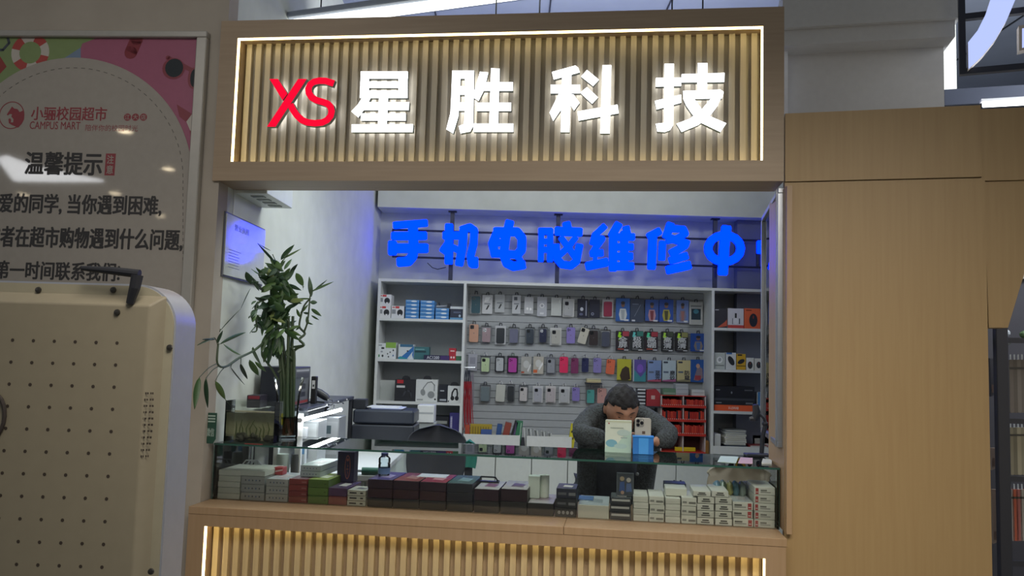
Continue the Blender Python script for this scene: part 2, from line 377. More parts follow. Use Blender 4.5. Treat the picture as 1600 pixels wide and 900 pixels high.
# ================================================================ COUNTER
ZW = 0.8524; C0, C1 = -1.2998, 1.0687; VC = -0.0802
ct = thing('shop_counter', 'long wooden counter with slatted front lit by warm strips', 'counter', FA.w(0, VC, 0), FA.rot())
def cp(name, mb, **k): return mb.build(name, ct, loc=(0, -VC, 0), **k)
l0, lz = FA.p(319, 824, VC); l1, lz1 = FA.p(1196, 871, VC); lz = (lz + lz1) / 2
m = MB(); m.box(C0, C1, VC, 0.45, lz, ZW - 0.03, wood); m.box(C0, l0, VC, 0.45, 0.0, lz, wood); m.box(l1, C1, VC, 0.45, 0.0, lz, wood); m.box(l0, l1, VC, 0.45, 0.0, 0.12, wood)
cp('body', m)
m = MB(); sm = FA.p(881, 815, VC)[0]
m.cbox(C0, sm - 0.0006, VC - 0.003, 0.50, ZW - 0.03, ZW, wood, 0.0015); m.cbox(sm + 0.0006, C1 + .003, VC - 0.003, 0.50, ZW - 0.03, ZW, wood, 0.0015)
cp('worktop', m)
m = MB(); m.box(l0, l1, VC + 0.09, VC + 0.11, 0.12, lz, backw); n = 50; pt = (l1 - l0) / n
for k in range(n): m.box(l0 + (k + .2) * pt, l0 + (k + .72) * pt, VC + 0.066, VC + 0.09, 0.12, lz, slatw)
cp('slat_panel', m)
strips(cp, l0, l1, 0.12, lz, 0.007, VC + 0.004, VC + 0.012, hide='top', e=EM('#ffe0a0', 8.0, (1.0, 0.79, 0.36)))

# ================================================================ GLASS SHOWCASE
G0, G1, ZG, GV, GB = -1.2896, 1.076, 1.0924, 0.088, 0.50
gc = thing('glass_showcase', 'long clear glass showcase of stacked boxes standing on the wooden counter', 'display case', FA.w(0, GV, ZW), FA.rot())
gm = GLASS('clear_glass', (0.972, 0.99, 0.982)); ge = M('#2e5148', 0.15, 0, 0.5)
def gp(name, mb, **k): return mb.build(name, gc, loc=(0, -GV, -ZW), **k)
def pane(name, x0, x1, y0, y1, z0, z1, edges):
    m = MB().box(x0, x1, y0, y1, z0, z1, gm)
    for e in edges: m.box(*e, ge)
    return gp(name, m)
t = 0.008
e_ = 0.0008
pane('top_pane', G0, G1, GV, GB, ZG - t, ZG, [(G0 - e_, G1 + e_, GV - e_ * 2, GV - e_, ZG - t, ZG), (G0 - e_ * 2, G0 - e_, GV, GB, ZG - t, ZG), (G1 + e_, G1 + e_ * 2, GV, GB, ZG - t, ZG), (G0, G1, GB + e_, GB + e_ * 2, ZG - t, ZG)])
pane('front_pane', G0 + .002, G1 - .002, GV + .002, GV + .002 + t, ZW, ZG - t, [(G0 + .0, G0 + .0018, GV + .002, GV + t, ZW, ZG - t), (G1 - .0018, G1, GV + .002, GV + t, ZW, ZG - t)])
pane('side_pane', G0, G0 + t, GV + .012, GB, ZW, ZG - t, [])
pane('side_pane', G1 - t, G1, GV + .012, GB, ZW, ZG - t, [(G1 - .009, G1 - .0082, GV + .012, GV + .03, ZW, ZG - t)])

# ================================================================ POSTER
pr = M('#a93a42', 0.35, 0, 0.0); 
po = thing('wall_poster_notice', 'large framed white store notice poster with pink and green corners, left of kiosk', 'poster', PO.w(0, -0.01, 1.0), PO.rot())
po.name = 'framed_poster'
def pp(name, mb, **k): return mb.build(name, po, loc=(0, 0.01, -1.0), **k)
x1, zt_ = PO.p(309, 60, -.02); xo, zo = PO.p(326, 50, -.02); zlow = 1.0; xl = -2.2
zo = PO.p(160, 49, -.02)[1]; zt_ = PO.p(160, 59, -.02)[1]
m = MB(); pf_ = M('#aaa69f', .35, .3); m.cbox(xl - .04, xo, -.035, -.001, zt_, zo, pf_, .004); m.cbox(x1, xo, -.035, -.001, zlow, zt_, pf_, .004); m.cbox(xl - .04, xo, -.035, -.001, zlow - .04, zlow, pf_, .004); m.cbox(xl - .04, xl, -.035, -.001, zlow, zt_, pf_, .004)
pp('poster_frame', m)
paper = M('#9f988f', 0.04, 0, 0.0, 0.6)
m = MB(); m.box(xl, x1, -.012, -.002, zlow, zt_, M('#9a5a70', .22, 0, 0, .6))
q = lambda pts, v=-.014: [PO.p(x, y, v) for x, y in pts]
def clip(pts): return [(min(x, x1), min(z, zt_)) for x, z in pts]
m.flat(clip(q([(-60, 50), (150, 50), (128, 68), (120, 95), (118, 200), (-60, 200)])), -.0125, M('#7b8c5c', .22, 0, 0, .6))
m.flat(q([(98, 92), (126, 74), (126, 96)]), -.0128, M('#6f7f95', .3))
# swim ring
cx, cz = PO.p(47, 82, -.014)
k_ = 3.62 / 1300; R1, R0 = 31.5 * k_, 18 * k_
for i in range(32):
    a0, a1 = 2 * math.pi * i / 32, 2 * math.pi * (i + 1) / 32
    seg = int((i + 1) / 4) % 2
    m.flat(clip([(cx + R1 * math.cos(a0), cz + R1 * math.sin(a0)), (cx + R1 * math.cos(a1), cz + R1 * math.sin(a1)), (cx + R0 * math.cos(a1), cz + R0 * math.sin(a1)), (cx + R0 * math.cos(a0), cz + R0 * math.sin(a0))]), -.0130, M('#a5453f', .3) if seg else M('#b5aea4', .3))
m.flat(q([(0, 88), (10, 104), (0, 115), (-10, 100)]), -.0128, M('#8a3b35', .3))
m.stroke(q([(-8, 78), (4, 78), (14, 67), (12, 59)]), 0.012, -.0132, -.0126, M('#454a50', .3))
m.stroke(clip(q([(214, 55), (204, 82)])), 0.058, -.0130, -.0126, M('#7d3038', .3))
sgm = M('#803640', .3)
m.stroke(q([(262, 90), (300, 110), (318, 112)]), 0.02, -.0130, -.0126, sgm)
m.disc(*PO.p(271, 107, -.014), 0.051, 0.048, -.0132, sgm); m.disc(*PO.p(272, 106, -.014), 0.041, 0.042, -.0135, M('#33373a', .15))
m.disc(PO.p(300, 122, -.014)[0] + .006, PO.p(300, 122, -.014)[1], 0.026, 0.048, -.0132, sgm); m.disc(PO.p(303, 122, -.014)[0], PO.p(303, 122, -.014)[1], 0.017, 0.04, -.0135, M('#33373a', .15))
m.flat(q([(276, 163), (300, 178), (290, 190), (280, 182)]), -.0128, sgm); m.flat(q([(300, 178), (305, 204), (297, 204), (291, 190)]), -.0128, M('#b5aea4', .3)); m.flat(q([(296, 204), (305, 204), (303, 226), (299, 224)]), -.0128, sgm)
# white arch
arc = [(115 + 185 * math.cos(a), 275 - 185 * math.sin(a)) for a in [math.pi * i / 48 for i in range(49)]]
low = [(115 - 185, 390)] + [(115 - 185 * math.cos(math.pi * i / 24), 390 + 185 * math.sin(math.pi * i / 24)) for i in range(1, 24)] + [(300, 390)]
m.flat(clip(q(arc + low)), -.0140, paper)
ds = M('#514b47', .4)
full = arc + low
cxp, cyp = 115, 300
inner = [(115 + 171 * math.cos(a), 277 - 171 * math.sin(a)) for a in [math.pi * i / 90 for i in range(91)]]
for i in range(0, 90, 2): m.stroke(q([inner[i], inner[i + 1]]), 0.0028, -.0146, -.0142, ds, cap=False)
for i in range(14): m.stroke(q([(286, 282 + i * 10), (286, 287 + i * 10)]), 0.0028, -.0146, -.0142, ds, cap=False)
def ptext(txt, xa, ya, xb, yb, mat, off=0.0):
    (a_, b_), (c_, d_) = PO.p(xa, yb, -.015), PO.p(xb, yb, -.015); e1 = PO.p(xa, ya, -.015)[1]
    m.text(txt, a_, c_, (b_ + d_) / 2, (b_ + d_) / 2 + (e1 - b_), -.0146, mat, off)
red = M('#87333a', .35); blk = M('#2f2c2c', .4)
ptext('小骊校园超市', 48, 167, 166, 188, red, 0.02)
ptext('CAMPUS MART', 46, 190, 125, 202, red, 0.008)
ptext('陪伴你的校园时光', 133, 195, 215, 205, red, 0.0)
for i, s_ in enumerate('江大店'):
    cx, cz = PO.p(199 + 12.5 * i, 183, -.015); m.disc(cx, cz, .0165, .0165, -.0144, red); m.text(s_, cx - .011, cx + .011, cz - .011, cz + .011, -.0150, paper, 0.01)
ptext('温馨提示', 38, 238, 158, 273, blk, 0.03)
(a_, b_), (c_, d_) = PO.p(163, 274, -.015), PO.p(181, 240, -.015); m.rect(a_, c_, b_, d_, -.0144, red)
m.text('注', a_ + .008, c_ - .008, (b_ + d_) / 2 + .004, d_ - .008, -.0150, paper, .02); m.text('意', a_ + .008, c_ - .008, b_ + .008, (b_ + d_) / 2 - .004, -.0150, paper, .02)
ptext('亲爱的同学, 当你遇到困难,', -26, 304, 251, 335, blk, 0.03)
ptext('或者在超市购物遇到什么问题,', -23, 356, 284, 389, blk, 0.03)
ptext('请第一时间联系我们!', -33, 409, 186, 437, blk, 0.03)
# horse emblem
cx, cz = PO.p(18, 180, -.015); 
for i in range(40):
    a0, a1 = 2 * math.pi * i / 40, 2 * math.pi * (i + 1) / 40
    m.flat([(cx + .0585 * math.cos(a0), cz + .0625 * math.sin(a0)), (cx + .0585 * math.cos(a1), cz + .0625 * math.sin(a1)), (cx + .0545 * math.cos(a1), cz + .0585 * math.sin(a1)), (cx + .0545 * math.cos(a0), cz + .0585 * math.sin(a0))], -.0146, red)
hp = [(75, 665), (88, 678), (110, 682), (122, 700), (145, 690), (152, 715), (150, 745), (135, 775), (112, 798), (95, 790), (75, 782), (55, 770), (52, 745), (62, 738), (70, 750), (66, 765), (82, 765), (84, 745), (70, 728), (76, 715), (62, 712), (48, 722), (42, 716), (52, 700), (64, 682)]
m.flat([PO.p(x / 4, y / 4, -.015) for x, y in hp], -.0147, red)
pp('poster_print', m)

# ================================================================ SCREEN BACK, near left
MN = Fr(-0.64, 1.70, 0.02)
sc_ = thing('display_screen', 'cream perforated back of a large silver-rimmed display screen near the camera', 'screen', MN.w(-.4, 0, 0.0), MN.rot())
def mp(name, mb, **k): return mb.build(name, sc_, loc=(.4, 0, 0), **k)
xr, zt0 = MN.p(278, 470, 0)[0], MN.p(100, 441, 0)[1]
r = 0.085; zb0 = 0.35; xlft = xr - 0.95
def rr(x0, x1_, z0, z1_, r, n=8):
    pts = []
    for (cx, cz, a) in ((x1_ - r, z1_ - r, 0), (x0 + r, z1_ - r, 90), (x0 + r, z0 + r, 180), (x1_ - r, z0 + r, 270)):
        for i in range(n + 1): t_ = math.radians(a + 90 * i / n); pts.append((cx + r * math.cos(t_), cz + r * math.sin(t_)))
    return pts
cream = M('#8c836f', .55); cream2 = M('#9c9580', .5); silver = M('#a4a8b4', .38, .35)
mp('rim', MB().prism(rr(xlft, xr, zb0, zt0, r, 12), 0.0, 0.100, silver), smooth=True)
m = MB().prism(rr(xlft + .004, xr - .004, zb0 + .004, zt0 - .004, r - .004, 12), -.004, 0.006, cream2)
mp('back_cover', m)
# raised bevelled panel with holes
ix, iz = MN.p(263, 470, 0)[0] - .002, MN.p(100, 459, 0)[1]; jx, jz = MN.p(232, 500, -.03)[0], MN.p(100, 474, -.03)[1]
m = MB(); kx, kz = xlft + .03, zb0 + .1
V = [(kx, -.004, kz), (ix, -.004, kz), (ix, -.004, iz), (kx, -.004, iz), (kx + .04, -.03, kz + .04), (jx, -.03, kz + .04), (jx, -.03, jz), (kx + .04, -.03, jz)]
m.add(V, [(4, 5, 6, 7), (0, 1, 5, 4), (1, 2, 6, 5), (2, 3, 7, 6), (3, 0, 4, 7)], cream)
mp('raised_panel', m, bevel=.003)
m = MB(); hm = M('#3a3028', .8)
hx0, hz0 = MN.p(183, 536, -.03); px_ = 33 * 1.67 / 1300
for rr_ in range(13):
    for cc in range(9):
        m.disc(hx0 - cc * px_ * 1.0 - (0 if rr_ < 40 else 0), hz0 - rr_ * px_ * 1.035, .0035, .0035, -.0304, hm, 10)
mp('ventilation_holes', m)
m = MB()
for i in range(11):
    x_, y_ = 236 - i * .75, 614 + i * 9.8; cx, cz = MN.p(x_, y_, -.02); w_ = .0065 + .0055 * math.sin(math.pi * (i + .8) / 11.6)
    for j in range(4): m.rect(cx - w_ + j * w_ * .5, cx - w_ + j * w_ * .5 + w_ * .36, cz - .0025, cz + .0015, -.0235 if j > 1 else -.0285, hm)
mp('speaker_slots', m)
for (x_, y_, v_) in ((177, 453, -.006), (183, 488, -.031), (265, 543, -.006), (236, 893, -.018), (60, 453, -.006)):
    cx, cz = MN.p(x_, y_, v_); mb = MB().lathe([(0.0001, .004), (.0055, .003), (.0065, .0)], M('#55524e', .35, .8), n=14)
    ob = mb.build('screw', sc_, loc=(cx + .4, v_ + 0.0, cz), rot=(math.pi / 2, 0, 0))
# hanging strap hook of black metal
pts = [(xy[0], -.035, xy[1]) for xy in (MN.p(128, 419, -.035), MN.p(175, 423, -.035), MN.p(218, 428, -.035))]
m = MB().tube([Vector(p) for p in pts], [.005, .008, .009], M('#25262c', .5), 10)
p2 = [MN.p(216, 430, -.03), MN.p(212, 450, -.03), MN.p(203, 474, -.03)]
m.tube([(p2[0][0], -.034, p2[0][1]), (p2[1][0], -.034, p2[1][1]), (p2[2][0], -.03, p2[2][1])], [.012, .011, .008], M('#25262c', .5), 10)
mp('carry_handle', m)
m = MB(); cx, cz = MN.p(-14, 650, -.032); m.tube([(cx + .0 + .028 * math.cos(a), -.033, cz + .045 * math.sin(a)) for a in [math.radians(-80 + 16 * i) for i in range(11)]], .004, M('#3c3430', .6), 8)
mp('cable_loop', m)
m = MB().box(-.12 - .4, .12 - .4, .0, .1, 0.0, .03, dark); m.box(-.05 - .4, .05 - .4, .03, .08, 0.03, zb0 + .05, dark); mp('stand', m)
# ================================================================ SHELF UNIT on the back wall
SY, SD = 6.8, 0.34
B0_ = BK(SY)
xL = -1.0973; xM0 = -0.3841; xM1 = 1.6511; xR = 2.45
zT = 2.11; zC = B0_.p(850, 681)[1]
lam = M('#d2d5d4', 0.4); lam2 = M('#a2a7ab', 0.5)
su = thing('shelf_unit', 'tall white built-in shelf unit with cupboards below along the back wall', 'shelves', (0, SY, 0), 0)
def up(name, mb, **k): return mb.build(name, su, loc=(0, -SY, 0), **k)
tk = 0.022
m = MB()
m.box(xL, xR, SY, SY + SD, zT - tk, zT, lam)
for x in (xL, xM0 - tk / 2, xM1 - tk / 2, xR - tk): m.box(x, x + tk, SY, SY + SD, 0.0, zT - tk, lam)
m.box(xL, xR, SY + SD, SY + SD + 0.012, 0.0, zT, lam2)
up('carcass', m)
zs = []
def shelf_z(x, y): return BK(SY).p(x, y)[1]
zl1, zl2, zl3 = shelf_z(655, 500), shelf_z(655, 564), shelf_z(655, 630)
zr1, zr2, zr3, zr4 = shelf_z(1155, 515), shelf_z(1155, 580), shelf_z(1155, 645), shelf_z(1155, 709)
for z in (zl1, zl2, zl3): up('shelf', MB().box(xL + tk, xM0 - tk / 2, SY, SY + SD, z - tk / 2, z + tk / 2, lam))
for z in (zr1, zr2, zr3, zr4): up('shelf', MB().box(xM1 + tk / 2, xR - tk, SY, SY + SD, z - tk / 2, z + tk / 2, lam))
zt1 = zC - 0.015
up('shelf', MB().box(xL + tk, xM0 - tk / 2, SY, SY + SD, shelf_z(655, 697) - tk, shelf_z(655, 697), lam))
zMid = BK(SY).p(850, 704)[1]
up('shelf', MB().box(xM0 + tk / 2, xM1 - tk / 2, SY, SY + SD, zMid - tk, zMid, lam))
# slatted display panel in the middle bay
m = MB(); zz = zT - tk - 0.004; SW = SY + 0.30
slat = M('#a6aaae', 0.35)
m.box(xM0 + tk / 2, xM1 - tk / 2, SW + 0.008, SW + 0.03, zMid, zT - tk, M('#6d7278', .6))
while zz > zMid + 0.06:
    m.box(xM0 + tk / 2, xM1 - tk / 2, SW, SW + 0.008, max(zz - 0.0545, zMid), zz, slat); zz -= 0.0585
up('slatted_panel', m)
# cupboard doors below
dxs = [xL, -0.72, xM0] + [xM0 + (xM1 - xM0) * k / 7 for k in range(1, 8)] + [2.05, xR]
for a, b in zip(dxs[:-1], dxs[1:]):
    zt_ = zMid - tk - .004 if a >= xM0 - .01 and b <= xM1 + .01 else 0.83
    d = up('door', MB().cbox(a + .003, b - .003, SY - .018, SY - .001, 0.08, zt_, M('#d5d8d6', .35), .002))
for px_ in (779, 1053, 1063, 905):
    hx, hz = BK(SY - .04).p(px_, 757); up('door_handle', MB().cyl((hx, SY - .05, hz - .035), (hx, SY - .05, hz + .035), .007, dark, 10))
# trays on the middle shelf: front wall with items standing behind
def tray(px0, px1, py0, py1, lab):
    f = BK(SY - .02); x0, z1 = f.p(px0, py0); x1_, z0 = f.p(px1, py1)
    t_ = thing('shelf_tray', lab, 'tray', ((x0 + x1_) / 2, SY + .03, zMid)); w = (x1_ - x0) / 2; h = z1 - zMid
    m = MB(); m.box(-w, w, -.05, -.042, 0, h, lam); m.box(-w, w, .13, .138, 0, h, lam); m.box(-w, w, -.042, .13, 0, .006, lam)
    m.box(-w, -w + .006, -.042, .13, 0.006, h, lam); m.box(w - .006, w, -.042, .13, 0.006, h, lam); m.build('bin', t_)
    return x0, x1_, z1
T1 = tray(724, 812, 678, 697, 'long white shelf tray holding books under the red cords')
T2 = tray(823, 893, 681, 700, 'long white shelf tray holding loose discs beside the person')
bx0, bz0 = BK(SY).p(813, 699); bx1, bz1 = BK(SY).p(821, 680)
tag(MB().prism([(-.022, 0), (.022, 0), (.010, .10), (-.010, .10)], -.02, .02, black).build('bookend', loc=((bx0 + bx1) / 2, SY, zMid)), 'black tapered bookend standing between the two white shelf trays', 'bookend')

# ---------------------------------------------------------------- cartons with printed fronts
def carton(name, lab, cat, fr, v, rect, dep, h, prints=(), group=None, base=None, rough=.4, top=None, yaw=0.0, side=None):
    """rect = picture x0,x1,y0,y1 of the front face; prints in 0..1 of the face; base pins the underside to a support"""
    x0, x1_, y0, y1 = rect
    ua, za = fr.p(x0, y1, v); ub, zb_ = fr.p(x1_, y1, v); zt_ = fr.p((x0 + x1_) / 2, y0, v)[1]
    z0 = (za + zb_) / 2 if base is None else base
    w = ub - ua; H = max(zt_ - z0, 0.012)
    m = MB(); body = M(h, rough); m.cbox(-w / 2, w / 2, 0, dep, 0, H, body, min(.0015, H / 8))
    if top: m.add([(-w / 2 + .002, .002, H + .0004), (w / 2 - .002, .002, H + .0004), (w / 2 - .002, dep - .002, H + .0004), (-w / 2 + .002, dep - .002, H + .0004)], [(0, 1, 2, 3)], M(top, .3))
    if side: m.add([(w / 2 + .0004, .002, .002), (w / 2 + .0004, dep - .002, .002), (w / 2 + .0004, dep - .002, H - .002), (w / 2 + .0004, .002, H - .002)], [(0, 1, 2, 3)], M(side, .4))
    # tuck-flap seam on the upper face
    draw(m, prints, -w / 2, w / 2, 0, H)
    wp = fr.w((ua + ub) / 2, v, z0)
    o = m.build(name, loc=wp, rz=fr.rot() + yaw)
    tag(o, lab, cat, group); o['_h'] = H
    return o
def draw(m, prints, xa, xb, za, zb_, y=-.0006):
    W_, H_ = xb - xa, zb_ - za
    for k, p in enumerate(prints):
        yy = y - .00025 * (k + 1); t_ = p[0]
        if t_ == 'r': m.rect(xa + p[1] * W_, xa + p[3] * W_, za + p[2] * H_, za + p[4] * H_, yy, M(p[5], .4))
        elif t_ == 'e': m.disc(xa + p[1] * W_, za + p[2] * H_, p[3] * W_, p[4] * H_, yy, M(p[5], .35), 20, 0, p[6] if len(p) > 6 else 0)
        elif t_ == 't': m.text(p[6], xa + p[1] * W_, xa + p[3] * W_, za + p[2] * H_, za + p[4] * H_, yy, M(p[5], .4), p[7] if len(p) > 7 else .02)
        elif t_ == 'p': m.flat([(xa + a * W_, za + b * H_) for a, b in p[1]], yy, M(p[2], .4))
        elif t_ == 's': m.stroke([(xa + a * W_, za + b * H_) for a, b in p[1]], p[3], yy, yy + .0002, M(p[2], .4))
f68 = BK(SY + .02)
k1 = zl1 + tk / 2; k2 = zl2 + tk / 2; k3 = zl3 + tk / 2
gad = [('r', .08, .84, .28, .92, '#b8453f'), ('r', .32, .8, .62, .97, '#c23b3b'), ('r', .05, .35, .35, .7, '#8b8f94'), ('e', .68, .45, .22, .27, '#23262c'), ('r', .6, .1, .76, .32, '#d9dadb')]
for i, (x0, x1_, y0, y1, w_) in enumerate([(590, 610, 478, 496, 'bottom left'), (611, 631, 478, 497, 'at the right')]):
    carton('gadget_box', 'white gadget carton with red label, ' + w_ + ' on the top left shelf', 'box', f68, 0, (x0, x1_, y0, y1), .16, '#d8d9da', gad, 'white gadget cartons', base=k1)
b_ = [o for o in COL.objects if o.name.startswith('gadget_box')][0]
carton('gadget_box', 'white gadget carton with red label, stacked on another on the top left shelf', 'box', f68, 0, (591, 611, 460, 478), .16, '#d8d9da', gad, 'white gadget cartons', base=k1 + b_['_h'])
bl = [('r', .03, .1, .97, .5, '#3c7fc0'), ('e', .62, .6, .22, .22, '#d6e2ea'), ('r', .08, .55, .4, .8, '#8fb9de')]
for s, (x0, x1_, n, yt, yb) in enumerate([(633, 654, 5, 468, 497), (656, 678, 5, 469, 498), (680, 701, 3, 481, 498)]):
    zb_ = k1; H = (f68.p(x0, yt)[1] - k1) / n
    for k in range(n):
        ua, ub = f68.p(x0, yb)[0], f68.p(x1_, yb)[0]; w = ub - ua
        m = MB().cbox(-w / 2, w / 2, 0, .2, 0, H - .0015, M('#5b95cf', .4), .0015); draw(m, bl, -w / 2, w / 2, 0, H)
        tag(m.build('network_box', loc=((ua + ub) / 2, SY + .02, k1 + k * H)), 'slim blue carton, %s in the %s blue stack on the top left shelf' % (level(k, n), ['left', 'middle', 'right'][s]), 'box', 'blue cartons on the top left shelf')
# small grey tripod lying on the right blue stack
xa, za = f68.p(681, 481); xb = f68.p(706, 481)[0]
m = MB().cyl((0, .04, .012), (xb - xa - .03, .04, .02), .008, M('#9a9ea3', .4), 10); m.cyl((.03, .04, .012), (.02, .05, .045), .006, dark, 8); m.box(xb - xa - .04, xb - xa - .01, .02, .06, .008, .04, dark)
tag(m.build('pocket_tripod', loc=(xa, SY + .02, k1 + 3 * H + .001)), 'small grey tripod lying on top of the right blue stack', 'tripod')
carton('router_box', 'dark navy carton with pale top on the top left shelf beside the blue stacks', 'box', f68, 0, (703, 724, 479, 498), .18, '#2a3246', [('r', 0, .82, 1, 1, '#c9cfd4'), ('r', 0, 0, 1, .16, '#5f93b8'), ('e', .72, .3, .08, .1, '#a9bdd0'), ('r', .25, .5, .8, .62, '#56617a')], base=k1)
# second shelf
carton('tester_box', 'white carton with small black pictures at left end of second shelf', 'box', f68, 0, (587, 602, 536, 561), .1, '#d5d9da', [('r', .1, .82, .6, .9, '#8d9296'), ('r', .55, .62, .85, .74, '#2c2f33'), ('r', .1, .1, .4, .26, '#4e8a5c'), ('e', .7, .18, .1, .08, '#33373b'), ('e', .6, .45, .12, .06, '#9aa0a5')], base=k2)
carton('adapter_box', 'white and green carton dotted with small pictures on the second shelf', 'box', f68, 0, (602, 618, 535, 561), .1, '#d5d9da', [('r', 0, .66, 1, 1, '#86ad4c'), ('e', .2, .3, .06, .05, '#3a3e42'), ('e', .45, .4, .06, .05, '#3a3e42'), ('e', .75, .52, .07, .06, '#3a3e42'), ('e', .3, .12, .07, .05, '#3a3e42'), ('e', .75, .2, .06, .06, '#4b6d9a')], base=k2)
carton('cable_box', 'white and blue slanted-print carton on second shelf beside green carton', 'box', f68, .02, (622, 646, 538, 562), .12, '#cdd5d8', [('p', [(0, 0), (.55, 0), (.95, .55), (.9, .3), (1, 0), (1, .9), (.25, .2), (0, .12)], '#2f6fb0'), ('r', .1, .82, .95, 1, '#3c6c8c'), ('p', [(0, 0), (.7, 0), (.1, .2)], '#2b8f97'), ('e', .6, .55, .06, .05, '#3b3f44')], base=k2)
carton('charger_box', 'teal carton with printed face behind the dark router carton', 'box', f68, .05, (646, 670, 542, 562), .12, '#3e7076', [('r', .08, .55, .8, .7, '#22424a'), ('r', .1, .75, .7, .85, '#6fa0a4')], base=k2)
carton('router_box', 'long low purple-black router carton printed AC1200 on second shelf', 'box', BK(SY + .005), 0, (662, 702, 555, 563), .1, '#2b2c4a', [('t', .12, .2, .6, .8, '#c9ccd8', 'AC1200'), ('r', .65, .1, 1, .9, '#43306a')], base=k2)
carton('earphone_box', 'narrow red carton standing near right end of second shelf', 'box', f68, 0, (701, 712, 544, 563), .08, '#b22f3c', [('e', .35, .25, .12, .09, '#ecd9d9'), ('e', .72, .25, .12, .09, '#ecd9d9'), ('r', .2, .72, .8, .82, '#e2b9b9')], base=k2)
carton('earphone_box', 'small green and white carton at right end of second shelf', 'box', f68, .01, (712, 722, 549, 563), .08, '#3d6e4f', [('r', 0, .5, 1, 1, '#cfd3d0')], base=k2)
# headphones shelf
hp_ = lambda c, cx=.55: [('s', [(cx - .24, .36), (cx - .2, .62), (cx - .02, .86), (cx + .16, .9), (cx + .3, .76), (cx + .3, .5)], c, .008), ('e', cx - .22, .42, .11, .15, c, .2), ('e', cx + .16, .32, .16, .16, c, .6)]
def hbox(lab, rect, h, prints, tabc):
    o = carton('headphone_box', lab, 'box', f68, .02, rect, .09, h, prints, base=k3)
    w = o.dimensions.x; H = o['_h']
    MB().prism([(-.035, 0), (.035, 0), (.028, .022), (.012, .03), (-.012, .03), (-.028, .022)], .03, .034, M(tabc, .5)).build('hang_tab', o, loc=(0, 0, H))
hbox('black headphone carton with red patch on the third left shelf', (616, 649, 593, 628), '#25262c', [('r', .1, .82, .4, .98, '#b3262f'), ('r', .08, .62, .48, .72, '#c9c9cb'), ('s', [(.4, .25), (.55, .5), (.75, .45), (.8, .2)], '#3c3f47', .012)], '#1c1e24')
hbox('large white headphone carton picturing grey headphones on third left shelf', (649, 683, 593, 628), '#d4d7d6', hp_('#8e9293') + [('r', .06, .06, .34, .12, '#9b9f9f'), ('e', .9, .12, .04, .04, '#333')] , '#1c1e24')
carton('power_bank_box', 'narrow black carton between the two white headphone cartons', 'box', f68, .02, (685, 699, 601, 629), .08, '#20242e', [('r', .15, .62, .6, .68, '#b6bac0'), ('r', .12, .08, .85, .18, '#a6abb3')], base=k3)
hbox('smaller white carton picturing black headphones on third left shelf', (699, 719, 603, 629), '#d4d7d6', [('s', [(.32, .3), (.36, .6), (.52, .82), (.7, .8), (.76, .55), (.74, .3)], '#22252a', .012), ('e', .38, .26, .15, .14, '#22252a'), ('e', .72, .26, .15, .14, '#22252a'), ('e', .08, .07, .05, .05, '#333')], '#1c1e24')
carton('white_panel_box', 'plain pale box at the back of the third left shelf', 'box', BK(SY + .2), 0, (591, 625, 594, 629), .05, '#c3c7c6', [('r', .05, .05, .95, .95, '#bcc1c0')], base=k3)
# lower left shelf
k4 = shelf_z(655, 697)
carton('keyboard_box', 'black carton with pale stripe on lowest left shelf behind the chair', 'box', f68, .02, (673, 700, 651, 697), .2, '#20232b', [('r', .1, .76, .9, .86, '#8b8f8c')], base=k4)
carton('notebook', 'tall violet spiral notebook standing at right end of lowest left shelf', 'notebook', f68, .0, (701, 718, 645, 697), .03, '#33306e', [('r', .08, .06, .26, .9, '#8683ad')] + [('r', .1, .08 + .05 * i, .24, .1 + .05 * i, '#cfd0dd') for i in range(16)], base=k4)

# right bay
g1 = zr1 + tk / 2; g2 = zr2 + tk / 2; g3 = zr3 + tk / 2; g4 = zr4 + tk / 2
fr8 = BK(SY + .03)
carton('mouse_box', 'dark carton with orange slash on top right shelf', 'box', fr8, 0, (1116, 1136, 482, 513), .09, '#30303a', [('p', [(.2, 0), (1, .1), (1, .45), (.8, .3)], '#c3583f'), ('r', .05, .9, .35, .95, '#b9bac0')], base=g1)
ms = lambda c, cx, cy, rx, ry, rot=0: [('e', cx, cy, rx, ry, c, rot), ('e', cx, cy + ry * .45, rx * .12, ry * .25, '#a8382c', rot)]
carton('mouse_box', 'white carton with red foot and mouse outline on top right shelf', 'box', fr8, 0, (1137, 1162, 482, 513), .09, '#d3d2d6', [('r', 0, 0, 1, .16, '#c2433d'), ('r', .44, .52, .56, .76, '#26282c'), ('e', .5, .36, .17, .16, '#e2e2e6'), ('r', .28, .2, .32, .5, '#5f6670'), ('r', .7, .22, .76, .5, '#30353c')], base=g1)
carton('mouse_box', 'orange carton picturing a black mouse on top right shelf', 'box', fr8, 0, (1163, 1188, 482, 513), .09, '#e0643a', ms('#272b33', .56, .42, .26, .33) + [('r', .1, .88, .45, .93, '#8e3a22')], base=g1)
carton('mouse_box', 'white carton with red foot at right end of top right shelf', 'box', fr8, 0, (1189, 1214, 483, 514), .09, '#d3d2d6', [('r', 0, 0, 1, .14, '#c2433d'), ('e', .35, .4, .2, .28, '#2a2e34')], base=g1)
carton('mouse_box', 'grey-white carton picturing a silver mouse at left of second right shelf', 'box', fr8, 0, (1116, 1133, 551, 579), .08, '#bcc3bf', [('e', .48, .56, .28, .2, '#e4e6e6', -.3), ('e', .5, .58, .14, .12, '#a5aaab', -.3), ('r', .1, .2, .9, .26, '#7d8480')], base=g2)
carton('mouse_box', 'white carton picturing a tilted black mouse on second right shelf', 'box', fr8, 0, (1134, 1150, 551, 579), .08, '#d3d7d6', [('e', .52, .52, .26, .3, '#2b2f35', .5), ('r', .05, .9, .6, 1, '#3a68a6')], base=g2)
